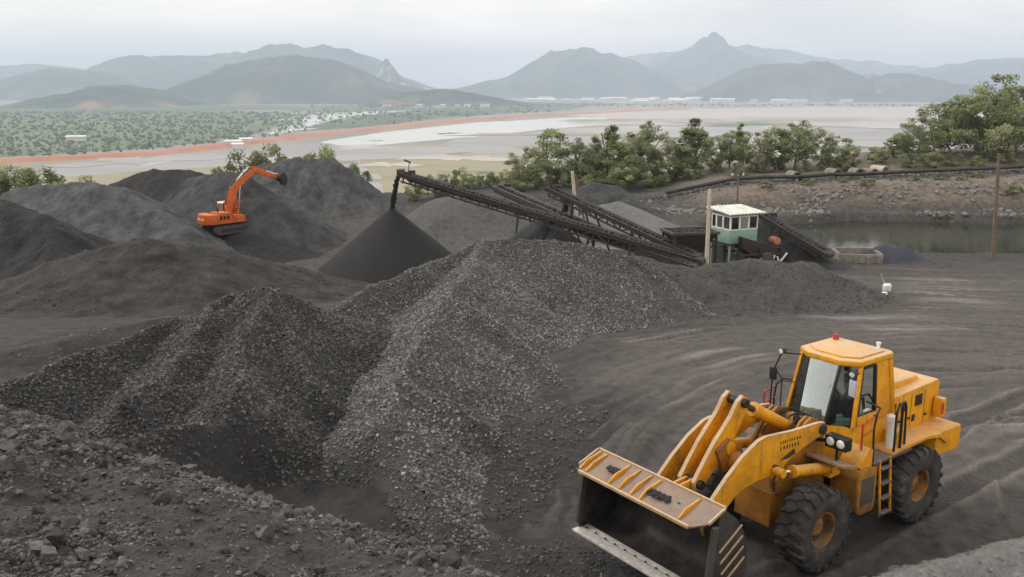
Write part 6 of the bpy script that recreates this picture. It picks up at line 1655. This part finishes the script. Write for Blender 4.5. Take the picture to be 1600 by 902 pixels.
ring('dark grey concrete pipe section lying alone, leftmost on the terrace', 1240, 282, 95, 0.6, 'concrete_dark', 0.15)
ring('brown grey concrete pipe section, second from the left on the terrace', 1302, 272, 96, 0.58, 'concrete_dark', 0.25)
ring('dark concrete pipe section, third from the left on the terrace', 1338, 270, 96, 0.56, 'concrete_dark', 0.1)
ring('small grey concrete pipe section just left of the rightmost one', 1358, 267, 97.5, 0.42, 'concrete_dark', 0.3)
ring('pale concrete pipe section, rightmost on the terrace', 1374, 264, 98, 0.55, 'concrete', 0.45)
pl = empty('pipeline', at(1180, 298, 93)); tag(pl, 'dark steel pipeline running along the terrace above the pond', 'pipe')
pb = Vector(at(1180, 298, 93)); pts = []
for i in range(15):
    xx = 16 + 48 * i / 14; yy = 93.2 + 0.05 * (xx - 16); pts.append(Vector((xx, yy, float(ground_z(np.array([xx]), np.array([yy]))[0]) + 0.55)) - pb)
m = MB(); m.path(pts, 0.20, 12); m.build('pipe_run', M('steel_dark'), pl)
for q in pts[::2]:
    m = MB(); m.lohi((q.x - 0.15, q.y - 0.3, q.z - 0.8), (q.x + 0.15, q.y + 0.3, q.z - 0.18)); m.build('pipe_support', M('concrete_dark'), pl)
# low tank and covered pile at the near edge of the pond
q = at(1338, 402, 61.5); gz = float(ground_z(np.array([q[0]]), np.array([q[1]]))[0])
tk = empty('settling_tank', (q[0], q[1], gz - 0.35), R(-8)); tag(tk, 'low weathered concrete tank at the near edge of the pond', 'tank')
for lo, hi in (((-1.5, -1.2, -0.4), (1.5, -1.0, 0.95)), ((-1.5, 1.0, -0.4), (1.5, 1.2, 1.05)), ((-1.5, -1.0, -0.4), (-1.3, 1.0, 1.0)), ((1.3, -1.0, -0.4), (1.5, 1.0, 1.0))):
    m = MB(); m.lohi(lo, hi); m.build('tank_wall', M('concrete_dark'), tk, 0.03)
for xx in (-1.1, -0.3, 0.5, 1.2):
    m = MB(); m.lohi((xx - 0.09, -1.34, -0.4), (xx + 0.09, -1.2, 0.85)); m.build('buttress', M('concrete_dark'), tk, 0.02)
heap_t = heap('covered_pile', 'dark bluish covered pile beside the low tank at the pond', [[(1385, 380, 62), (1412, 384, 62)]], 0.8, 0.15, 'tarp_blue', 0.12, 0.7, 0.0, 207, 0.5, 0.12)[0]; heap_t['category'] = 'pile'
q = at(1385, 460, 44.5); gz = float(top_z(np.array([q[0]]), np.array([q[1]]))[0])
dr = empty('drum', (q[0], q[1], gz), 0); dr.scale = (0.72, 0.72, 0.72); tag(dr, 'small white drum with a slanting stick beside the berm end', 'drum')
m = MB(); m.lathe([(0, 0), (0.26, 0.0), (0.30, 0.1), (0.30, 0.42), (0.22, 0.52), (0.0, 0.54)], (0, 0, 0), 'z', 20); m.build('drum_body', M('white_paint'), dr)
m = MB(); m.tube((0.1, 0.15, 0.1), (-0.4, 0.3, 1.15), 0.03); m.build('stick', M('cream_pole'), dr)
m = MB(); m.tube((0.12, -0.1, 0.5), (0.12, -0.1, 0.6), 0.05); m.build('cap', M('white_paint'), dr)
m = MB(); m.lathe([(0, 0), (0.16, 0.0), (0.14, 0.14), (0, 0.16)], (0, 0, 0), 'z', 12)
q = at(1381, 466, 43.2); gz = float(top_z(np.array([q[0]]), np.array([q[1]]))[0]); o = m.build('bowl', M('white_paint'), loc=(q[0], q[1], gz)); tag(o, 'small white bowl on the ground in front of the white drum', 'bowl')

# ================================================================== far sheds, scrub on the plain
hr = random.Random(12)
def shed(px, py, w, d, h, wallm, roofm, lb, grp, rz):
    q = on_z(px, py, PLAIN_Z)
    root = empty('far_shed', (q[0], q[1], PLAIN_Z + 0.4), rz); tag(root, lb, 'building', grp)
    m = MB(); m.lohi((-w / 2, -d / 2, 0), (w / 2, d / 2, h)); m.build('wall', M(wallm), root, smooth=False)
    m = MB(); m.prism([(-d / 2 - 0.8, h + 0.02), (d / 2 + 0.8, h + 0.02), (0, h + d * 0.16)], -w / 2 - 0.8, w / 2 + 0.8, 'yz'); m.build('roof', M(roofm), root, smooth=False)
plain_mat('roof_blue', (0.30, 0.42, 0.58), 0.6, var=0.15, scale=0.05, bump=0); plain_mat('roof_white', (0.75, 0.74, 0.72), 0.6, var=0.1, scale=0.05, bump=0); plain_mat('wall_cream', (0.6, 0.56, 0.5), 0.8, var=0.1, scale=0.05, bump=0); plain_mat('roof_red', (0.42, 0.2, 0.14), 0.8, var=0.15, scale=0.05, bump=0)
for k in range(46):
    px = hr.uniform(800, 1120) if k % 3 else hr.uniform(1040, 1330)
    blue = (px > 1120) ^ (hr.random() < 0.2)
    shed(px, hr.uniform(155.5, 163), hr.uniform(25, 85), hr.uniform(18, 34), hr.uniform(7, 14), 'wall_cream', 'roof_blue' if blue else 'roof_white', 'tiny blue roofed shed along the far shore' if blue else 'tiny white roofed shed along the far shore', 'blue roofed sheds on the far shore' if blue else 'white roofed sheds on the far shore', hr.uniform(-0.4, 0.4))
for px, py, w in ((120, 221, 20), (365, 229, 16), (385, 225, 12), (372, 234, 10)):
    shed(px, py, w, 9, 5, 'wall_cream', 'roof_white', 'white building alone in the green marsh' if px == 120 else 'small white building in the cluster beside the dike', None if px == 120 else 'white buildings beside the dike', 0.2)
for k in range(14):
    shed(hr.uniform(590, 760), hr.uniform(163, 170), hr.uniform(14, 30), 12, 7, 'wall_cream', 'roof_red' if k % 2 else 'roof_white', 'tiny red roofed house below the reddish scarred hill' if k % 2 else 'tiny white roofed house below the reddish scarred hill', 'red roofed houses below the scarred hill' if k % 2 else 'white roofed houses below the scarred hill', 0.3)
PX = np.concatenate([rng.uniform(-650, 480, 7000), rng.uniform(0, 900, 700), rng.uniform(480, 860, 600), rng.uniform(760, 1500, 500)])
PY = np.concatenate([176 + 72 * rng.random(7000) ** 1.3, 175 + rng.random(700) * 20, 165 + 22 * rng.random(600), 163.5 + 3 * rng.random(500)])
pp = np.array([on_z(a, b, PLAIN_Z) for a, b in zip(PX, PY)])
dike_y = np.interp(PX, [c_[0] for c_ in cl], [c_[1] for c_ in cl]); okk = (PY < dike_y - 5) | (PX > 1050)
pp = pp[okk]
tag(link_mesh('scrub', lumps_mesh('scrub', pp + (0, 0, 2), (0.7 + 2.6 * rng.random(len(pp)) ** 3) * (0.6 + pp[:, 1] / 2600), ICO_V, ICO_F, 0.2, 0.7), M('far_trees')), 'dark scrub dotted over the marsh and far shore', kind='stuff')
